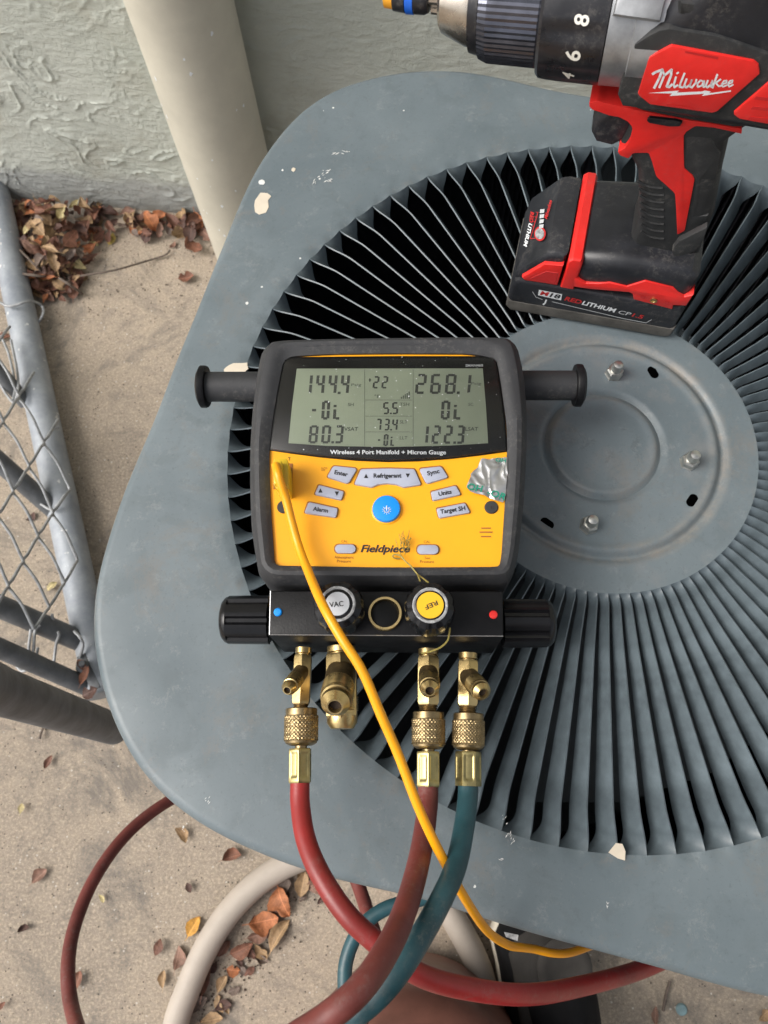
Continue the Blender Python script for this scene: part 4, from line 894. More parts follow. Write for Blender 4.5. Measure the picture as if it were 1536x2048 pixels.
# battery lettering
sb = side(-0.0349); sb2 = side(-0.0350)
flat('label_plate', [zd3([(395, 1240), (632, 1286), (620, 1348), (386, 1296)])], sb, M['white'], bt)
text('M', zd3([(402, 1290)])[0], zd3([(496, 1308)])[0], 8.0, sb2, M['dark_red'], bt, .2, .03); text('18', zd3([(500, 1310)])[0], zd3([(612, 1334)])[0], 8.0, sb2, M['black_ink'], bt, .2, .03)
text('RED', zd3([(652, 1345)])[0], zd3([(826, 1388)])[0], 8, sb, M['dark_red'], bt, .25, .03); text('LITHIUM', zd3([(830, 1389)])[0], zd3([(1180, 1475)])[0], 8, sb, M['white'], bt, .25, .03)
text('CP', zd3([(1205, 1482)])[0], zd3([(1335, 1510)])[0], 7, sb, M['pale_print'], bt, .25, .01); text('1.5', zd3([(1340, 1511)])[0], zd3([(1462, 1540)])[0], 7, sb, M['dark_red'], bt, .25, .02)
bm = B(); strip(bm, zd3([(330, 1262), (365, 1315), (430, 1340)]), 1.1, sb); strip(bm, zd3([(530, 1362), (900, 1450), (1260, 1535), (1490, 1578), (1545, 1545)]), 1.1, sb); fin(bm, 'label_line', M['pale_print'], bt, 0)
bm = B(); strip(bm, zd3([(470, 1345), (458, 1375), (440, 1390)]), 3.2, sb); fin(bm, 'white_scuff', M['white'], bt, 0)
# charge gauge on the sloping front of the battery
p1_ = DO + du * (-0.003) + V((0, 0, 0.037)); p2_ = DO + du * 0.013 + V((0, 0, 0.060)); tdir = (p2_ - p1_).normalized(); fn_ = dn_.cross(tdir).normalized()
if fn_.z < 0: fn_ = -fn_
fpl = PL(p1_ + fn_ * 0.0012, fn_)
def fm(px, py):
    q_ = fpl(px, py) - DO; return V((q_.dot(du), q_.dot(dn_), q_.z))
fpl2 = PL(p1_ + fn_ * 0.0008, fn_)
q3 = lambda x, y: (1000 + x / 5.12, 340 + y / 5.12)
text('RED', q3(310, 440), q3(297, 552), 7, fm, M['dark_red'], bt, .2, .03); text('LITHIUM', q3(295, 558), q3(236, 795), 7, fm, M['white'], bt, .2, .03)
flat('charge_bars', [[q3(408 - i * 3, 420 + i * 52), q3(452 - i * 3, 415 + i * 52), q3(447 - i * 3, 452 + i * 52), q3(404 - i * 3, 460 + i * 52)] for i in range(4)], fm, M['pale_print'], bt)
flat('charge_button_ring', [circ(*q3(405, 668), 11.5, 14.5, 24)], fm, M['dark_red'], bt)
fpl3 = PL(p1_ + fn_ * 0.0015, fn_)
flat('charge_button', [circ(*q3(402, 668), 9, 11, 24)], lambda px, py: (lambda q_: V((q_.dot(du), q_.dot(dn_), q_.z)))(fpl3(px, py) - DO), M['worn'], bt)
bm = B(); strip(bm, [q3(385, 450), q3(330, 640), q3(305, 720), q3(350, 716)], 1.2, fm)
for i in range(4): strip(bm, [q3(390 - i * 14, 450 + i * 48), q3(365 - i * 14, 448 + i * 48)], 1.0, fm)
fin(bm, 'gauge_lines', M['dark_red'], bt, 0)
text('Milwaukee', q3(478, 520), q3(530, 330), 7, fm, M['dark_red'], bt, .3, .02)
# grip
gp = dslab('grip', [(38, 152), (36, 134), (43, 130), (50, 120), (56, 100), (60, 82), (61, 58), (104, 58), (100, 96), (92, 130), (88, 150), (100, 171), (30, 171)], 0.0185, M['rubber'], bev=0.008, seg=4)
s2 = side(-0.0192); s3 = side(-0.0200)
def pslab(name, pix, mf, m_, parent, dep=0.006, bev=0.0008, dup=True):
    bm = B(); prism(bm, [mf(*q) for q in pix], (0, dep, 0), bev, 2); return fin(bm, name, m_, parent)
red_h = zd4([(-14, -40), (-12, -5), (20, 22), (100, 48), (165, 72), (250, 85), (330, 125), (365, 170), (372, 205), (345, 300), (300, 365), (240, 392), (262, 425), (335, 452), (375, 408), (400, 403), (515, 402), (545, 480), (582, 612), (660, 680), (750, 762), (762, 940), (770, 1128), (835, 1092), (880, 860), (922, 640), (905, 605), (830, 542), (826, 400), (826, 250), (850, 215), (930, 165), (1100, 180), (1340, 235), (1340, 190), (1100, 150), (850, 110), (400, 20), (120, -40), (60, -62)])
pslab('handle_shell', rnd(red_h, .2), s2, M['red'], drill, 0.014, 0.0014)
for i in range(8):
    y0 = 700 + i * 64; bm = B(); x0 = 432 + i * 2 if i > 1 else 415 + i * 10
    tube(bm, [s2(*q) + V((0, 0.0006, 0)) for q in zd4([(x0, y0 - 45), (x0 + 60, y0 - 10), (x0 + 130, y0 + 12), (650 if i else 640, y0 + 18)])], 0.0008, 6, 4); fin(bm, 'grip_rib', M['rubber'], gp)
pslab('grip_panel', zd4([(885, 250), (1080, 270), (1150, 420), (1110, 640), (985, 640), (960, 850), (920, 965), (1045, 955), (1020, 1000), (850, 1110), (900, 860), (940, 640), (920, 600), (845, 530), (845, 270)]), side(-0.0186), M['rubber'], gp, 0.003, 0.0006)
pslab('foot_emblem', rnd(zd4([(720, 1270), (780, 1190), (900, 1130), (1040, 1060), (1000, 1180), (940, 1260), (840, 1310), (740, 1325)]), .2), side(-0.0342), M['rubber'], ft_, 0.004, 0.0006)
# trigger and forward-reverse switch
tg = dslab('trigger', [(26, 156), (38, 153), (42, 147), (40, 138), (33, 131), (24, 132), (20, 138), (19, 146)], 0.0125, M['charcoal'], bev=0.004, seg=3)
pslab('direction_switch', rnd(zd4([(497, 120), (520, 92), (760, 118), (815, 135), (790, 170), (700, 172), (520, 140)]), .2), side(-0.0208), M['glossy_black'], drill, 0.006, 0.0006)
# barrel
AX0, AX1 = V((0.014, 0, 0.1980)), V((-0.090, 0, 0.1905)); axd = (AX1 - AX0).normalized()
body = dslab('drill_body', [(30, 170), (27, 178), (27, 200), (31, 212), (38, 226), (46, 238), (60, 243), (138, 243), (150, 232), (152, 190), (142, 176), (100, 168)], 0.0295, M['charcoal'], bev=0.009, seg=4)
bs = side(-0.0312)
pslab('body_frame', rnd(zd2([(340, 888), (302, 800), (330, 690), (365, 590), (405, 470), (440, 392), (560, 315), (640, 275), (720, 262), (1100, 320), (1420, 430), (1560, 480), (1560, 1085), (1230, 1008), (900, 955), (560, 918)]), .08), bs, M['rubber'], body, 0.012, 0.003)
lp = pslab('logo_panel', rnd(zd2([(735, 402), (1405, 528), (1446, 560), (1455, 628), (1110, 932), (1068, 944), (565, 875), (476, 805), (466, 788), (545, 530), (560, 495)]), .08), side(-0.0326), M['red'], body, 0.004, 0.0012)
lpz = side(-0.03275)
for gr_ in ([(848, 440), (1120, 490), (1112, 508), (850, 455)], [(700, 872), (900, 900), (935, 918), (700, 886)]): flat('panel_groove', [zd2(gr_)], lpz, M['dark_red'], lp)
# script lettering drawn as strokes
bm = B()
def st_(pts, w_=15): strip(bm, zd2(pts), w_ / 4.085, lpz)
st_([(585, 628), (612, 612), (665, 592), (640, 660), (598, 742)], 20); st_([(665, 592), (680, 640), (640, 738)], 17); st_([(680, 640), (740, 592), (735, 640), (700, 728), (720, 734), (745, 712)], 19)
st_([(775, 652), (758, 712), (762, 736), (790, 718)], 16); st_([(782, 625), (795, 615)], 14)
st_([(845, 622), (812, 702), (805, 732), (828, 738), (850, 718)], 16)
st_([(862, 668), (842, 722), (858, 738), (890, 715), (905, 675)], 15); st_([(905, 675), (885, 728), (905, 738), (935, 700), (942, 672)], 15)
st_([(1000, 690), (975, 680), (950, 705), (952, 734), (985, 722), (1005, 682), (998, 735), (1015, 728)], 14)
st_([(1035, 680), (1018, 722), (1030, 738), (1060, 715), (1072, 680), (1062, 735), (1078, 726)], 15)
st_([(1112, 632), (1090, 690), (1072, 740)], 16); st_([(1138, 672), (1098, 700), (1125, 728), (1148, 722)], 14)
st_([(1150, 712), (1185, 700), (1188, 682), (1165, 684), (1148, 710), (1158, 732), (1190, 718)], 12); st_([(1200, 710), (1232, 698), (1236, 680), (1214, 684), (1198, 708), (1208, 732), (1240, 715)], 12)
fin(bm, 'script_lettering', M['white'], lp, 0)
flat('bolt_mark', [zd2([(550, 782), (800, 762), (782, 778), (985, 770), (1010, 762), (1058, 770), (1045, 784), (1225, 760), (1222, 772), (985, 806), (1005, 788), (722, 806), (745, 786)])], lpz, M['white'], lp)
# motor vents behind the logo
vp = pslab('vent_panel', zd2([(1536, 690), (1420, 790), (1245, 940), (1245, 965), (1290, 998), (1400, 1020), (1700, 1070), (1700, 640)]), side(-0.0322), M['red'], body, 0.004, 0.001)
for y in (810, 890, 975): pslab('vent_slot', zd2([(1400 + (900 - y) * 0.3, y), (1700, y + 32), (1700, y + 58), (1380 + (900 - y) * 0.3, y + 24)]), side(-0.03235), M['dark_red'], vp, 0.001, 0)
dslab('top_cap', [(38, 224), (36, 236), (50, 246), (66, 246), (71, 238), (66, 223)], 0.0245, M['red'], body, 0.003)
dslab('top_grip', [(40, 222), (38, 229), (66, 229), (88, 231), (96, 222), (90, 215), (60, 217)], 0.0290, M['rubber'], body, 0.003)
# gear case, collar, chuck
o0 = AX0 + axd * -0.030
bm = B(); lathe(bm, o0, axd, [(0, 0.0315), (0.018, 0.0315), (0.0185, 0.0305), (0.0295, 0.0305)], 48, lambda a, i: 1 + 0.03 * max(0, cos(4 * a))); gc = fin(bm, 'gear_case', M['gear'], drill, 30)
bm = B(); box(bm, AX0 + V((0.010, -0.0235, 0.0235)), 0.020, 0.012, 0.006, 0.0015, V((1, 0, 0)), V((0, 0.7, 0.71))); fin(bm, 'gear_case_lug', M['gear'], gc)
def colmod(a, i): return 1 - 0.035 * max(0, min(1, (cos(9 * a) - 0.3) * 4)) if i in (2, 3, 4) else 1
bm = B(); lathe(bm, AX0, axd, [(-0.001, 0.026), (0, 0.0306), (0.004, 0.0306), (0.016, 0.0303), (0.024, 0.0300), (0.0285, 0.0296), (0.0300, 0.0280), (0.0302, 0.020)], 90, colmod); cl = fin(bm, 'torque_collar', M['glossy_black'], drill, 30)
xx, yy = V((0, 1, 0)), axd.cross(V((0, 1, 0))).normalized()
if yy.z < 0: yy = -yy
def colmap(px, py):                                                  # prints on the collar: nearest hit of the sight line with the cylinder
    oC = V((0, 0, CAMZ)) - DO; oL = V((oC.dot(du), oC.dot(dn_), CAMZ - HTOP)); d = ray(px, py); dL = V((d.dot(du), d.dot(dn_), d.z))
    oL = oL - AX0; a1 = oL - axd * oL.dot(axd); d1 = dL - axd * dL.dot(axd); R_ = 0.0308
    A_ = d1.dot(d1); B_ = 2 * a1.dot(d1); C_ = a1.dot(a1) - R_ * R_; D_ = max(0, B_ * B_ - 4 * A_ * C_)
    return AX0 + oL + dL * ((-B_ - math.sqrt(D_)) / (2 * A_))
z1c = lambda x, y: (760 + x / 3.072, y / 3.072)
text('8', z1c(1270, 185), z1c(1283, 115), 29, colmap, M['cream'], cl, 0, .02); text('6', z1c(1218, 398), z1c(1230, 335), 30, colmap, M['cream'], cl, 0, .02); text('4', z1c(1180, 508), z1c(1190, 475), 24, colmap, M['cream'], cl, 0, .02)
o1 = AX0 + axd * 0.030
bm = B(); lathe(bm, o1, axd, [(0, 0.0252), (0.001, 0.0257), (0.0245, 0.0253), (0.0285, 0.0238), (0.0295, 0.020)], 120, lambda a, i: 1 - (0.016 if i in (1, 2) and int(round(a * 120 / (2 * pi))) % 2 else 0)); cs = fin(bm, 'chuck_sleeve', M['steel_sleeve'], drill, 3)
bm = B(); lathe(bm, o1, axd, [(0.0285, 0.0215), (0.029, 0.0225), (0.0335, 0.0215), (0.034, 0.0195)], 48); fin(bm, 'sleeve_band', M['glossy_black'], cs)
bm = B(); lathe(bm, o1, axd, [(0.0335, 0.0192), (0.036, 0.0190), (0.048, 0.0142), (0.0495, 0.0118), (0.0495, 0.004)], 48); nose = fin(bm, 'chuck_nose', M['steel'], drill, 30)
for kk in range(3):
    bm = B(); aa = 2 * pi * kk / 3 + 0.4; e = (xx * cos(aa) + yy * sin(aa)); lathe(bm, o1 + axd * 0.046 + e * 0.0048, axd, [(0, 0.0028), (0.0085, 0.0026), (0.0090, 0.001)], 10); fin(bm, 'chuck_jaw', M['steel'], nose)
o2 = o1 + axd * 0.0495
bm = B(); lathe(bm, o2, axd, [(0, 0.0036), (0.0275, 0.0036)], 6); bh = fin(bm, 'driver_bit', M['steel'], drill, 20)
bm = B(); lathe(bm, o2, axd, [(0.006, 0.0062), (0.008, 0.0072), (0.013, 0.0072), (0.0132, 0.0066)], 28); fin(bm, 'bit_holder', M['glossy_black'], bh)
bm = B(); lathe(bm, o2, axd, [(0.0130, 0.0068), (0.0132, 0.0074), (0.0170, 0.0074), (0.0172, 0.0066)], 28); fin(bm, 'blue_band', M['bit_blue'], bh)
bm = B(); lathe(bm, o2, axd, [(0.0170, 0.0062), (0.0175, 0.0070), (0.0235, 0.0064), (0.0238, 0.0055)], 28); fin(bm, 'bit_holder', M['glossy_black'], bh)
bm = B(); lathe(bm, o2, axd, [(0.0235, 0.0050), (0.0237, 0.0058), (0.028, 0.0054), (0.0285, 0.0040)], 24); fin(bm, 'orange_band', M['orange'], bh)

# ------------------------------------------------------------------ leaning chain link fence panel
fence = thing('chain_link_fence', 'galvanized chain link fence panel leaning out at the left beside the unit', 'fence', P(90, 900, 0))
ra, rb_ = P(-6, 400, .026), P(196, 1345, .026); rd = (rb_ - ra).normalized()
bm = B(); tube(bm, [ra - rd * 0.02, (ra + rb_) / 2, rb_ + rd * 0.03], 0.0215, 24, 1, False); fin(bm, 'bottom_rail', M['galv'], fence)
bm = B(); tube(bm, [P(228, 1458, .026), P(0, 1382, .40), P(-120, 1340, .60)], 0.019, 24, 1, False); fin(bm, 'end_post', M['galv_dark'], fence)
bm = B(); tube(bm, [P(178, 1375, .03), P(0, 1297, .14), P(-140, 1235, .24)], 0.0115, 16, 1, False); fin(bm, 'fence_tube', M['galv_dark'], fence)
bm = B(); tube(bm, [P(165, 1284, .03), P(0, 1213, .12), P(-140, 1152, .21)], 0.0135, 16, 1, False); fin(bm, 'fence_tube', M['galv_dark'], fence)
bm = B(); tube(bm, [P(110, 1022, .03), P(0, 925, .10), P(-100, 837, .17)], 0.0125, 16, 1, False); fin(bm, 'fence_tube', M['galv_dark'], fence)
bm = B(); tube(bm, [P(52, 806, .03), P(0, 745, .08), P(-80, 650, .15)], 0.0105, 16, 1, False); fin(bm, 'fence_tube', M['galv_dark'], fence)
K0 = V((87.4, 885.5)); av, bv = V((-30, 48)), V((50, 92)); 
def railx(y): return -6 + (y - 400) * 202 / 945
def kn_(i, j):
    q_ = K0 + av * i + bv * j; off = max(0.0, railx(q_.y) + 30 - q_.x)
    jx = noise.noise(V((i * 3.1, j * 2.7, 1))) * 5; jy = noise.noise(V((i * 2.1, j * 3.9, 5))) * 6
    return P(q_.x + jx, q_.y + jy, .052 + 0.00075 * off + 0.004 * noise.noise(V((i, j, 3))))
for t in range(-1, 6):                                               # zigzag wires hooked into each other
    i = math.ceil((640 - 885 + 92 * t) / 140); j = i - t; pts = []
    for s in range(0, 16):
        k0 = kn_(i, j); pts.append(k0)
        if s % 2 == 0: i += 1
        else: j += 1
        if (K0 + av * i + bv * j).y > 1300: break
    if t == -1: pts = pts[2:-1]
    out = []
    for a_, b_, in zip(pts, pts[1:]):
        m_ = a_.lerp(b_, .5); out += [a_, a_.lerp(b_, .22) + V((0.002, 0, 0.003)), m_ + V((0.0035, 0.001, 0.004)), a_.lerp(b_, .78) + V((0.002, 0, 0.002))]
    out.append(pts[-1])
    bm = B(); tube(bm, out, 0.00185, 8, 4); fin(bm, 'mesh_wire', M['wire'], fence)
for i, pp in enumerate(([(0, 605, .055), (14, 612, .056), (30, 611, .056), (50, 604, .055), (68, 603, .045), (84, 612, .03), (86, 628, .03), (72, 652, .02)],
           [(117, 855, .05), (104, 860, .055), (92, 876, .058), (86, 886, .058)], [(70, 1000, .05), (88, 1012, .055), (105, 1020, .055), (118, 1006, .057), (130, 990, .058)],
           [(64, 1240, .09), (60, 1275, .09), (58, 1300, .085), (66, 1305, .08), (70, 1262, .09), (80, 1250, .09)], [(104, 1228, .08), (108, 1255, .07), (118, 1268, .07), (112, 1290, .06), (106, 1340, .05)],
           [(76, 1295, .10), (70, 1320, .10), (60, 1335, .09), (45, 1342, .085), (33, 1332, .085)], [(148, 1262, .06), (160, 1275, .06), (166, 1290, .055), (160, 1316, .05)], [(22, 680, .06), (36, 755, .062), (33, 795, .062), (26, 805, .06), (4, 775, .065), (-10, 740, .07)], [(2, 672, .06), (18, 710, .06), (30, 770, .06), (26, 800, .062)])):
    bm = B(); tube(bm, [P(*q_) for q_ in pp], 0.0019, 8, 5); fin(bm, 'tie_wire', M['wire'], fence)
bm = B(); lathe(bm, P(165, 1335, .05), (0.3, 0.2, 1), [(-.01, .006), (.0, .0085), (.006, .0085), (.008, .004), (.016, .004)], 6); fin(bm, 'clamp_bolt', M['galv_dark'], fence)
bm = B(); box(bm, P(178, 1345, .045), 0.012, 0.05, 0.006, .001, V((.9, .43, 0)), V((-.43, .9, 0))); fin(bm, 'clamp_strap', M['galv_dark'], fence)

# ------------------------------------------------------------------ person's foot and the tank at the bottom edge
per = thing('person', 'person in a black shoe with cream sole and dark jeans at the bottom edge', 'person', P(1095, 1990, 0))
def sm_outline(n=40, grow=0.0):
    L = [(1163, 1895), (1176, 1935), (1186, 1985), (1194, 2040), (1197, 2100), (1190, 2180), (1150, 2240), (1090, 2245), (1040, 2200), (1020, 2120), (1008, 2040), (1002, 1985), (992, 1920), (980, 1868), (1000, 1820), (1050, 1790), (1110, 1795), (1145, 1840)]
    return L
SO = [P(x, y, 0.012) for x, y in sm_outline()]
sc_ = V((0, 0, 0))
for q_ in SO: sc_ += q_
sc_ /= len(SO)
def loft(bm, layers):
    R = [[bm.verts.new(q_) for q_ in l] for l in layers]
    for a_, b_ in zip(R, R[1:]): bridge(bm, a_, b_)
    bm.faces.new(R[0][::-1]); bm.faces.new(R[-1])
def scl(f, z, sh=V((0, 0, 0))): return [V((sc_.x + (q_.x - sc_.x) * f + sh.x, sc_.y + (q_.y - sc_.y) * f + sh.y, z)) for q_ in SO]
bm = B(); loft(bm, [scl(1.0, 0.0), scl(1.03, 0.006), scl(1.02, 0.026), scl(0.97, 0.030)]); fin(bm, 'shoe_sole', M['sole'], per, 50)
bm = B(); loft(bm, [scl(0.985, 0.022), scl(0.965, 0.045), scl(0.88, 0.066), scl(0.70, 0.080, V((0.004, -0.02, 0))), scl(0.45, 0.10, V((0.006, -0.06, 0))), scl(0.3, 0.12, V((0.006, -0.07, 0)))]); sh_ = fin(bm, 'shoe_upper', M['shoe'], per, 60)
bm = B(); loft(bm, [scl(0.60, 0.076, V((-0.010, 0.018, 0))), scl(0.55, 0.084, V((-0.010, 0.016, 0))), scl(0.3, 0.087, V((-0.010, 0.014, 0)))]); fin(bm, 'shoe_tongue', M['shoe_patch'], sh_, 60)
bm = B(); pz_ = P(1130, 1938, .086); lathe(bm, pz_, (0.1, 0, 1), [(-.01, .030), (0, .030), (.002, .027), (.002, .021), (.001, .019), (.001, .0005)], 28); fin(bm, 'ankle_emblem', M['shoe_patch'], sh_)
def skin(name, joints, bones, mats, parent, sub=2):
    me = bpy.data.meshes.new(name); keys = list(joints); me.from_pydata([joints[k_][0] for k_ in keys], [(keys.index(a_), keys.index(b_)) for a_, b_ in bones], [])
    ob = bpy.data.objects.new(name, me); COL.objects.link(ob); md = ob.modifiers.new('skin', 'SKIN'); md.use_smooth_shade = True
    for i_, k_ in enumerate(keys):
        r = joints[k_][1]; sv = me.skin_vertices[0].data[i_]; sv.radius = r if isinstance(r, tuple) else (r, r); sv.use_root = (i_ == 0)
    ob.modifiers.new('sub', 'SUBSURF').levels = sub
    nm = bpy.data.meshes.new_from_object(ob.evaluated_get(bpy.context.evaluated_depsgraph_get())); bpy.data.objects.remove(ob)
    bm = B(); bm.from_mesh(nm); bpy.data.meshes.remove(nm); o = fin(bm, name, mats[0], parent, 180)
    for m_ in mats[1:]: o.data.materials.append(m_)
    return o
M['skin'] = mat('skin', (0.36, 0.20, 0.13), 0.55); M['shirt'] = mat('grey_work_shirt', (0.06, 0.065, 0.075), 0.85, bump=0.2, bscale=700); M['hair'] = mat('short_dark_hair', (0.02, 0.015, 0.012), 0.8)
fa = P(1100, 2150, .10); PX, PY = 0.22, -0.36
J = {'pelvis': ((PX, PY, .93), (.15, .11)), 'waist': ((PX, PY + .01, 1.08), (.135, .10)), 'chest': ((PX, PY + .02, 1.27), (.16, .115)), 'neck0': ((PX, PY + .03, 1.43), (.07, .07)), 'neck': ((PX, PY + .06, 1.50), (.05, .05)), 'head': ((PX, PY + .11, 1.58), (.075, .085)), 'crown': ((PX, PY + .12, 1.68), (.065, .075)),
     'hip_r': ((PX + .10, PY + .01, .86), .085), 'knee_r': ((fa.x + .02, fa.y - .10, .50), .058), 'calf_r': ((fa.x + .005, fa.y - .04, .30), .054), 'ankle_r': ((fa.x, fa.y - .01, .105), .040), 'hip_l': ((PX - .10, PY, .86), .085), 'knee_l': ((PX - .13, PY - .12, .47), .058), 'ankle_l': ((PX - .14, PY - .26, .09), .042), 'toe_l': ((PX - .15, PY - .12, .03), (.045, .03)),
     'sh_r': ((PX + .19, PY + .03, 1.38), .058), 'el_r': ((PX + .27, PY + .02, 1.12), .042), 'wr_r': ((PX + .14, PY + .22, 1.13), .028), 'ha_r': ((PX + .09, PY + .27, 1.13), (.036, .016)),
     'sh_l': ((PX - .19, PY + .03, 1.38), .058), 'el_l': ((PX - .27, PY - .05, 1.11), .042), 'wr_l': ((PX - .27, PY + .02, .88), .028), 'ha_l': ((PX - .27, PY + .04, .80), (.016, .036))}
BN = [('pelvis', 'waist'), ('waist', 'chest'), ('chest', 'neck0'), ('neck0', 'neck'), ('neck', 'head'), ('head', 'crown'), ('pelvis', 'hip_r'), ('hip_r', 'knee_r'), ('knee_r', 'calf_r'), ('calf_r', 'ankle_r'), ('pelvis', 'hip_l'), ('hip_l', 'knee_l'), ('knee_l', 'ankle_l'), ('ankle_l', 'toe_l'), ('chest', 'sh_r'), ('sh_r', 'el_r'), ('el_r', 'wr_r'), ('wr_r', 'ha_r'), ('chest', 'sh_l'), ('sh_l', 'el_l'), ('el_l', 'wr_l'), ('wr_l', 'ha_l')]
for i_, (du_, ln_) in enumerate(((-.027, .060), (-.009, .075), (.010, .070), (.027, .055))):
    h_ = V(J['ha_l'][0]); J['fl%d' % i_] = (tuple(h_ + V((.002, du_, -.045))), .009); J['gl%d' % i_] = (tuple(h_ + V((.012, du_ * 1.1, -.045 - ln_ * .6))), .007); BN += [('ha_l', 'fl%d' % i_), ('fl%d' % i_, 'gl%d' % i_)]
    h_ = V(J['ha_r'][0]); J['fr%d' % i_] = (tuple(h_ + V((-.04, .02 + du_ * .4, du_ * .9))), .009); J['gr%d' % i_] = (tuple(h_ + V((-.045 - ln_ * .3, -.005 + du_ * .4, du_))), .007); BN += [('ha_r', 'fr%d' % i_), ('fr%d' % i_, 'gr%d' % i_)]
J['tl'] = (tuple(V(J['ha_l'][0]) + V((.012, .045, -.03))), .009); J['tr'] = (tuple(V(J['ha_r'][0]) + V((-.02, -.015, .045))), .009); BN += [('ha_l', 'tl'), ('ha_r', 'tr')]
bo = skin('body', J, BN, [M['denim'], M['shirt'], M['skin'], M['hair'], M['shoe']], per)  # unseen rest of the person behind the camera, added mainly for the shade it casts
o0_ = WL[bo]
for p_ in bo.data.polygons:
    c_ = p_.center + o0_; arm = abs(c_.x - PX) > .20 or c_.y > PY + .16
    p_.material_index = 4 if c_.z < .10 and c_.x < PX else (2 if (c_.z > 1.45 and c_.z < 1.60) or (arm and c_.z < 1.0 and c_.z > .6) or (c_.y > PY + .17 and c_.z > .9 and c_.z < 1.3) else (3 if c_.z >= 1.60 else (1 if c_.z > .95 or (arm and c_.z > .6) else 0)))
bm = B(); lathe(bm, V((fa.x, fa.y - .024, .085)), (0.0, -0.16, 1), [(0.0, .050), (0.002, .056), (0.03, .057), (0.10, .058), (0.2, .060), (0.22, .050)], 32, lambda a, i: 1 + 0.06 * noise.noise(V((cos(a) * 2, sin(a) * 2, i * .8)))); fin(bm, 'trouser_cuff', M['denim'], per, 60)
tk = thing('gas_cylinder', 'rounded reddish brown tank with a dark curved seam at the bottom edge', 'tank', P(850, 2330, 0))
tc_ = P(835, 2345, .24); bm = B(); RT = 0.122
lathe(bm, V((tc_.x, tc_.y, 0)), (0, 0, 1), [(0, RT * .8), (0.01, RT * .9), (0.02, RT), (0.17, RT)] + [(0.17 + RT * .62 * sin(rad(a)), RT * cos(rad(a))) for a in range(10, 85, 8)] + [(0.17 + RT * .62, .004)], 64); fin(bm, 'tank_body', M['tank'], tk, 60)
bm = B(); tube(bm, [V((tc_.x + RT * 0.80 * cos(t * 2 * pi / 64), tc_.y + RT * .80 * sin(t * 2 * pi / 64), 0.17 + RT * .62 * math.sqrt(1 - .64) + .0005)) for t in range(65)], 0.0017, 8, smooth=False); fin(bm, 'weld_seam', M['tank_seam'], tk)
bm = B(); lathe(bm, V((tc_.x, tc_.y, 0.17 + RT * .60)), (0, 0, 1), [(0, .016), (.012, .016), (.014, .011), (.035, .011), (.037, .006)], 20); fin(bm, 'tank_valve', M['brass'], tk)

# ------------------------------------------------------------------ leaves and twigs
def leaf_mesh(seed):
    rg_ = random.Random(seed * 7 + 3); bm = B(); nl, nw_ = 15, 7; R = []
    cu, tw, fold = rg_.uniform(-.9, 1.5), rg_.uniform(-1.1, 1.1), rg_.uniform(.05, 1.0); asp = rg_.uniform(.20, .34); sk = rg_.uniform(-.15, .15); tip = rg_.uniform(.7, 1.25)
    torn = rg_.random() < .45; ta_, tb_ = rg_.uniform(.3, .8), rg_.choice((-1, 1))
    for i in range(nl):
        t = i / (nl - 1); base = (sin(pi * min(1, t ** tip)) ** 0.8 + .02)
        row = []
        for j in range(nw_):
            s = j / (nw_ - 1) * 2 - 1
            jag = 1 + .16 * noise.noise(V((t * 9, (s > 0) * 5, seed))) + .10 * noise.noise(V((t * 26, (s > 0) * 5, seed)))
            if torn and s * tb_ > 0: jag *= 1 - .65 * max(0, 1 - abs(t - ta_) / .16)
            wd = asp * base * jag
            x = t - .5 + .03 * noise.noise(V((s * 3, t * 4, seed + 9))); y = s * wd + sk * sin(pi * t)
            z = cu * (t - .5) ** 2 * 1.1 + fold * abs(s) ** 1.4 * wd * .9 + tw * s * wd * (t - .5) * 1.8 + .06 * noise.noise(V((t * 6, s * 2.4, seed))) + .022 * abs(sin(t * 24)) * abs(s)
            row.append(bm.verts.new((x, y, z)))
        R.append(row)
    for a_, b_ in zip(R, R[1:]):
        for j in range(nw_ - 1): bm.faces.new((a_[j], a_[j + 1], b_[j + 1], b_[j]))
    st0 = R[0][nw_ // 2].co
    v_ = [bm.verts.new(st0 + V(q_)) for q_ in ((0, .012, 0), (0, -.012, 0), (-.22, -.006, .03), (-.22, .006, .03))]; bm.faces.new(v_)
    z0 = min(v.co.z for v in bm.verts)
    for v in bm.verts: v.co.z -= z0
    me = bpy.data.meshes.new('dry_leaf'); bm.to_mesh(me); bm.free(); me.shade_smooth(); return me
LM = {}
def leaf(px, py, size, rot, col, label, z=0.002, tx=0.0, ty=0.0, group=None, seed=None, pos=None, asp=1.0):
    sd_ = random.randrange(16) if seed is None else seed; kk = (sd_, col)
    if kk not in LM:
        me = leaf_mesh(sd_); me.materials.append(LEAF[col]); LM[kk] = me
    o = bpy.data.objects.new('dry_leaf', LM[kk]); COL.objects.link(o); o.location = pos or P(px, py, z)
    o.rotation_euler = (tx, ty, rot); o.scale = (size, size * asp, size * .8); tag(o, label, 'leaf', group); return o
MMG = 0.00068
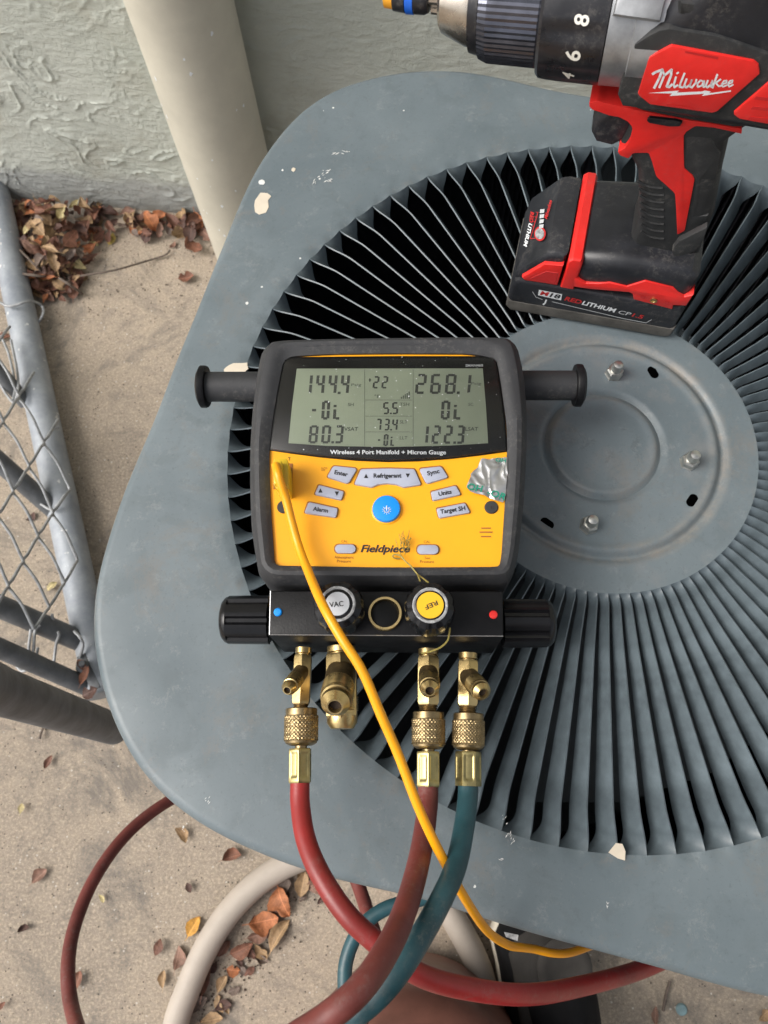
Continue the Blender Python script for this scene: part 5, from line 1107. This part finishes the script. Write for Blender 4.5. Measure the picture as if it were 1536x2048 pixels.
for px, py, L, rt, col, lab in (
    (274, 462, 46, 2.6, 'orange', 'bright orange folded leaf lying clear of the wall on bare concrete'),
    (222, 478, 36, 1.25, 'yellow', 'small yellow green leaf standing alone left of the orange leaf'),
    (373, 556, 42, 0.1, 'rust', 'brown oval leaf alone on the concrete left of the lid corner'),
    (345, 490, 26, 1.0, 'pink', 'small pink brown leaf at the front of the row by the pipe'),
    (380, 470, 62, 0.55, 'tan', 'long flat tan leaf at the foot of the drain pipe'),
    (295, 440, 34, -0.4, 'pink', 'pinkish leaf behind the bright orange leaf'),
    (320, 452, 40, 0.2, 'brown', 'mid brown leaf in the row against the wall'),
    (225, 430, 40, -0.3, 'rust', 'rusty leaf in the gap between the heap and the row by the wall'),
    (255, 427, 40, 0.3, 'pink', 'pale pink brown leaf pressed flat against the wall foot'),
    (410, 420, 44, 0.4, 'rust', 'rusty leaf tucked right beside the drain pipe'),
    (125, 583, 34, 0.3, 'rust', 'curled rust brown leaf at the lower tip of the leaf heap'),
    (98, 1524, 38, 1.1, 'brown', 'dark brown torn leaf below the fence post on bare concrete'),
    (42, 1617, 26, 1.5, 'straw', 'tiny cream leaf near the left edge below the torn brown leaf'),
    (80, 1752, 46, 0.7, 'pink', 'pinkish brown leaf left of the maroon hose loop'),
    (363, 1670, 46, -0.95, 'tan', 'slender tan leaf just below the lid corner inside the hose loop'),
    (203, 1797, 24, -1.0, 'straw', 'pale yellow leaf scrap just right of the maroon hose loop'),
    (378, 1775, 26, -1.2, 'dark', 'small dark leaf with long stem between maroon and beige tubes'),
    (388, 1853, 52, 0.95, 'amber', 'bright amber leaf touching the left side of the beige tube'),
    (316, 1894, 40, 1.2, 'brown', 'brown leaf with upright stem in the middle of the open concrete'),
    (355, 1915, 54, 1.4, 'pink', 'brown pink leaf half under the left side of the beige tube'),
    (328, 1958, 40, 1.5, 'tan', 'crumbled tan leaf scrap below the brown leaf with stem'),
    (157, 1960, 44, 1.3, 'rust', 'brown leaf peeking out right of the maroon hose low down'),
    (50, 1857, 30, 0.3, 'dark', 'faint dark leaf scrap at the left on the concrete'),
    (172, 1352, 40, 1.2, 'rust', 'rusty leaf wedged between the fence post and the lid edge'),
    (180, 1385, 34, 0.4, 'dark', 'dark leaf scrap caught low against the fence post end'),
    (163, 1330, 30, 2.2, 'brown', 'brown leaf scrap caught at the lower end of the fence rail'),
    (4, 2012, 26, 0.8, 'rust', 'rust leaf cut off by the left edge near the bottom'),
    (467, 1712, 50, 0.2, 'rust', 'red brown leaf half hidden under the lid edge beside the beige tube'),
    (553, 1770, 70, 1.8, 'grey', 'large grey brown crumpled leaf right of the beige tube top'),
    (568, 1803, 74, -1.2, 'orange', 'large curled orange brown leaf in the cluster below the lid'),
    (606, 1768, 62, 1.3, 'tan', 'tall tan leaf standing at the right of the cluster by the red hose'),
    (635, 1765, 56, 0.4, 'pink', 'flat pink leaf partly behind the bright red hose'),
    (548, 1812, 26, 0.6, 'straw', 'small cream leaf fragment in front of the curled orange leaf'),
    (528, 1842, 74, 0.1, 'orange', 'wide orange leaf with ragged top edge in mid cluster'),
    (516, 1870, 54, 0.15, 'pink', 'smooth pink brown leaf under the wide ragged orange leaf'),
    (560, 1872, 84, 0.95, 'tan', 'pointed pale tan leaf at the right end of the cluster'),
    (484, 1897, 62, 0.35, 'rust', 'dark rust pointed leaf at the lower left of the cluster'),
    (412, 1950, 78, 1.35, 'brown', 'long torn brown leaf on the inner side of the beige tube'),
    (445, 1968, 40, 1.0, 'tan', 'small tan leaf right of the long torn brown leaf'),
    (467, 1940, 34, -0.2, 'orange', 'thin orange scrap lying above the small tan leaf'),
    (447, 2014, 42, 0.2, 'dark', 'dark brown leaf low on the concrete near the bottom edge'),
    (424, 2040, 56, 0.1, 'tan', 'tan leaf cut by the bottom edge right of the beige tube'),
    (400, 2010, 50, 0.7, 'grey', 'grey leaf beside the beige tube near the bottom edge'),
    (1310, 2030, 40, 1.4, 'pink', 'pinkish leaf at the bottom edge right of the black shoe'),
    (1527, 2030, 34, 0.6, 'tan', 'tan leaf in the bottom right corner of the picture'),
    (8, 675, 40, 0.1, 'rust', 'rust leaf at the left edge beyond the fence rail'),
    (62, 1033, 26, 0.9, 'dark', 'dark leaf scrap on the concrete under the fence mesh'),
    (105, 1172, 28, 0.6, 'straw', 'pale leaf on the concrete between two fence tubes')):
    leaf(px, py, L * MMG * (0.70 if py > 1450 else 0.88), rt, col, lab, (0.055 if 'fence post e' in lab or 'wedged' in lab or 'end of the fence rail' in lab else 0.002) + random.random() * .003, random.uniform(-.15, .15), random.uniform(-.12, .12), seed=random.randrange(16), asp=random.uniform(.9, 1.3))
cols = ['straw', 'tan', 'tan', 'orange', 'rust', 'brown', 'brown', 'rust', 'tan', 'grey', 'dark', 'dark', 'pink', 'dark', 'tan', 'grey', 'brown', 'brown']
for i in range(240):
    c_ = random.choice(cols)
    for _ in range(30):
        px, py = random.uniform(20, 215), random.uniform(405, 600)
        hgt_ = 1 - abs((px - 105 - (500 - py) * .15) / 88); h2 = 1 - max(0, (py - 500) / 110)
        if hgt_ > 0 and h2 > 0 and px < 235 - (py - 400) * .55 + 20 and px > railx(py) + 10: break
    zt_ = random.random() ** 1.3 * 0.055 * min(hgt_ * 1.5, 1) * max(.2, h2)
    leaf(px, py, random.uniform(.013, .036), random.uniform(0, 6.28), c_, 'curled ' + c_ + ' dry leaf in the heap between the fence rail and the wall', .003 + zt_, random.gauss(0, .5), random.gauss(0, .5), 'dry leaves heaped in the corner by the wall')
for i in range(56):
    c_ = random.choice(cols[3:])
    px = random.uniform(190, 425); base_y = 405 + (px) * .078
    leaf(px, base_y + abs(random.gauss(0, 18)) + 6, random.uniform(.016, .040), random.uniform(0, 6.28), c_, c_ + ' dry leaf in the low row along the foot of the wall', .003 + random.random() * .012, random.gauss(0, .35), random.gauss(0, .35), 'dry leaves along the foot of the wall')
for i in range(30):
    c_ = random.choice(['brown', 'grey', 'dark', 'tan']); t = random.random(); px = 640 - 300 * t + random.gauss(0, 20) - 20; py = 1745 + 320 * t + random.gauss(0, 18)
    if abs(px - (545 - 190 * t)) < 18: px += 30
    leaf(px + 15, py, random.uniform(.008, .022), random.uniform(0, 6.28), c_, 'small crumbled ' + c_ + ' leaf bit on the inner side of the beige tube', .002, random.gauss(0, .2), random.gauss(0, .2), 'leaf crumbs beside the beige tube')
bm = B()                                                             # grit and crumbs nobody could count
for _ in range(900):
    t = random.random()
    if t < .35: q_ = P(random.uniform(0, 430), random.uniform(440, 640), .001)
    elif t < .6: s = random.random(); q_ = P(640 - 270 * s + random.gauss(0, 30), 1750 + 300 * s + random.gauss(0, 25), .001)
    else: q_ = V((random.uniform(-.7, .6), random.uniform(-.6, .85), .001))
    s = random.uniform(.0006, .0022); a = random.random() * 6
    vv = [bm.verts.new(q_ + V((cos(a + b_) * s * random.uniform(.5, 1.2), sin(a + b_) * s * random.uniform(.5, 1.2), 0))) for b_ in (0, 2.1, 4.2)] + [bm.verts.new(q_ + V((0, 0, s * .9)))]
    for f_ in ((0, 1, 3), (1, 2, 3), (2, 0, 3)): bm.faces.new([vv[x] for x in f_])
tag(fin(bm, 'grit', M['twig'], None, 0), kind='stuff', label='dark crumbs of grit and leaf scattered on the concrete')
for pts, r_, lab in (([(160, 552), (230, 540), (300, 520), (330, 510), (340, 500)], .0016, 'thin grey twig running right from the leaf heap over the concrete'),
                   ([(45, 548), (80, 552), (120, 556), (165, 552)], .0022, 'pale broken stick across the leaf heap'),
                   ([(118, 556), (140, 570), (165, 588)], .0020, 'short stick pointing down right out of the leaf heap'),
                   ([(40, 500), (75, 535), (100, 560), (112, 590)], .0018, 'dark curved stick along the fence rail in the leaf heap'),
                   ([(1340, 1962), (1332, 1990), (1326, 2022)], .0018, 'short dark stem on the concrete below the lid edge'),
                   ([(86, 1455), (82, 1466), (79, 1478)], .0016, 'tiny dark twig just below the fence post')):
    o = thing('twig', lab, 'twig', P(*pts[0], 0)); bm = B(); tube(bm, [P(x, y, .006 + (.03 if 'heap' in lab and i_ < 2 else 0)) for i_, (x, y) in enumerate(pts)], r_, 6, 4); fin(bm, 'stem', M['twig'], o)
bm = B(); lathe(bm, P(1362, 2018, 0), (0, 0, 1), [(0, .006), (.002, .0065), (.004, .005), (.0045, .001)], 16); tag(fin(bm, 'pebble', mat('blue_grey_pebble', (.20, .30, .32), .5, var=.3), None), 'small round blue grey pebble on the concrete below the lid edge', 'pebble')
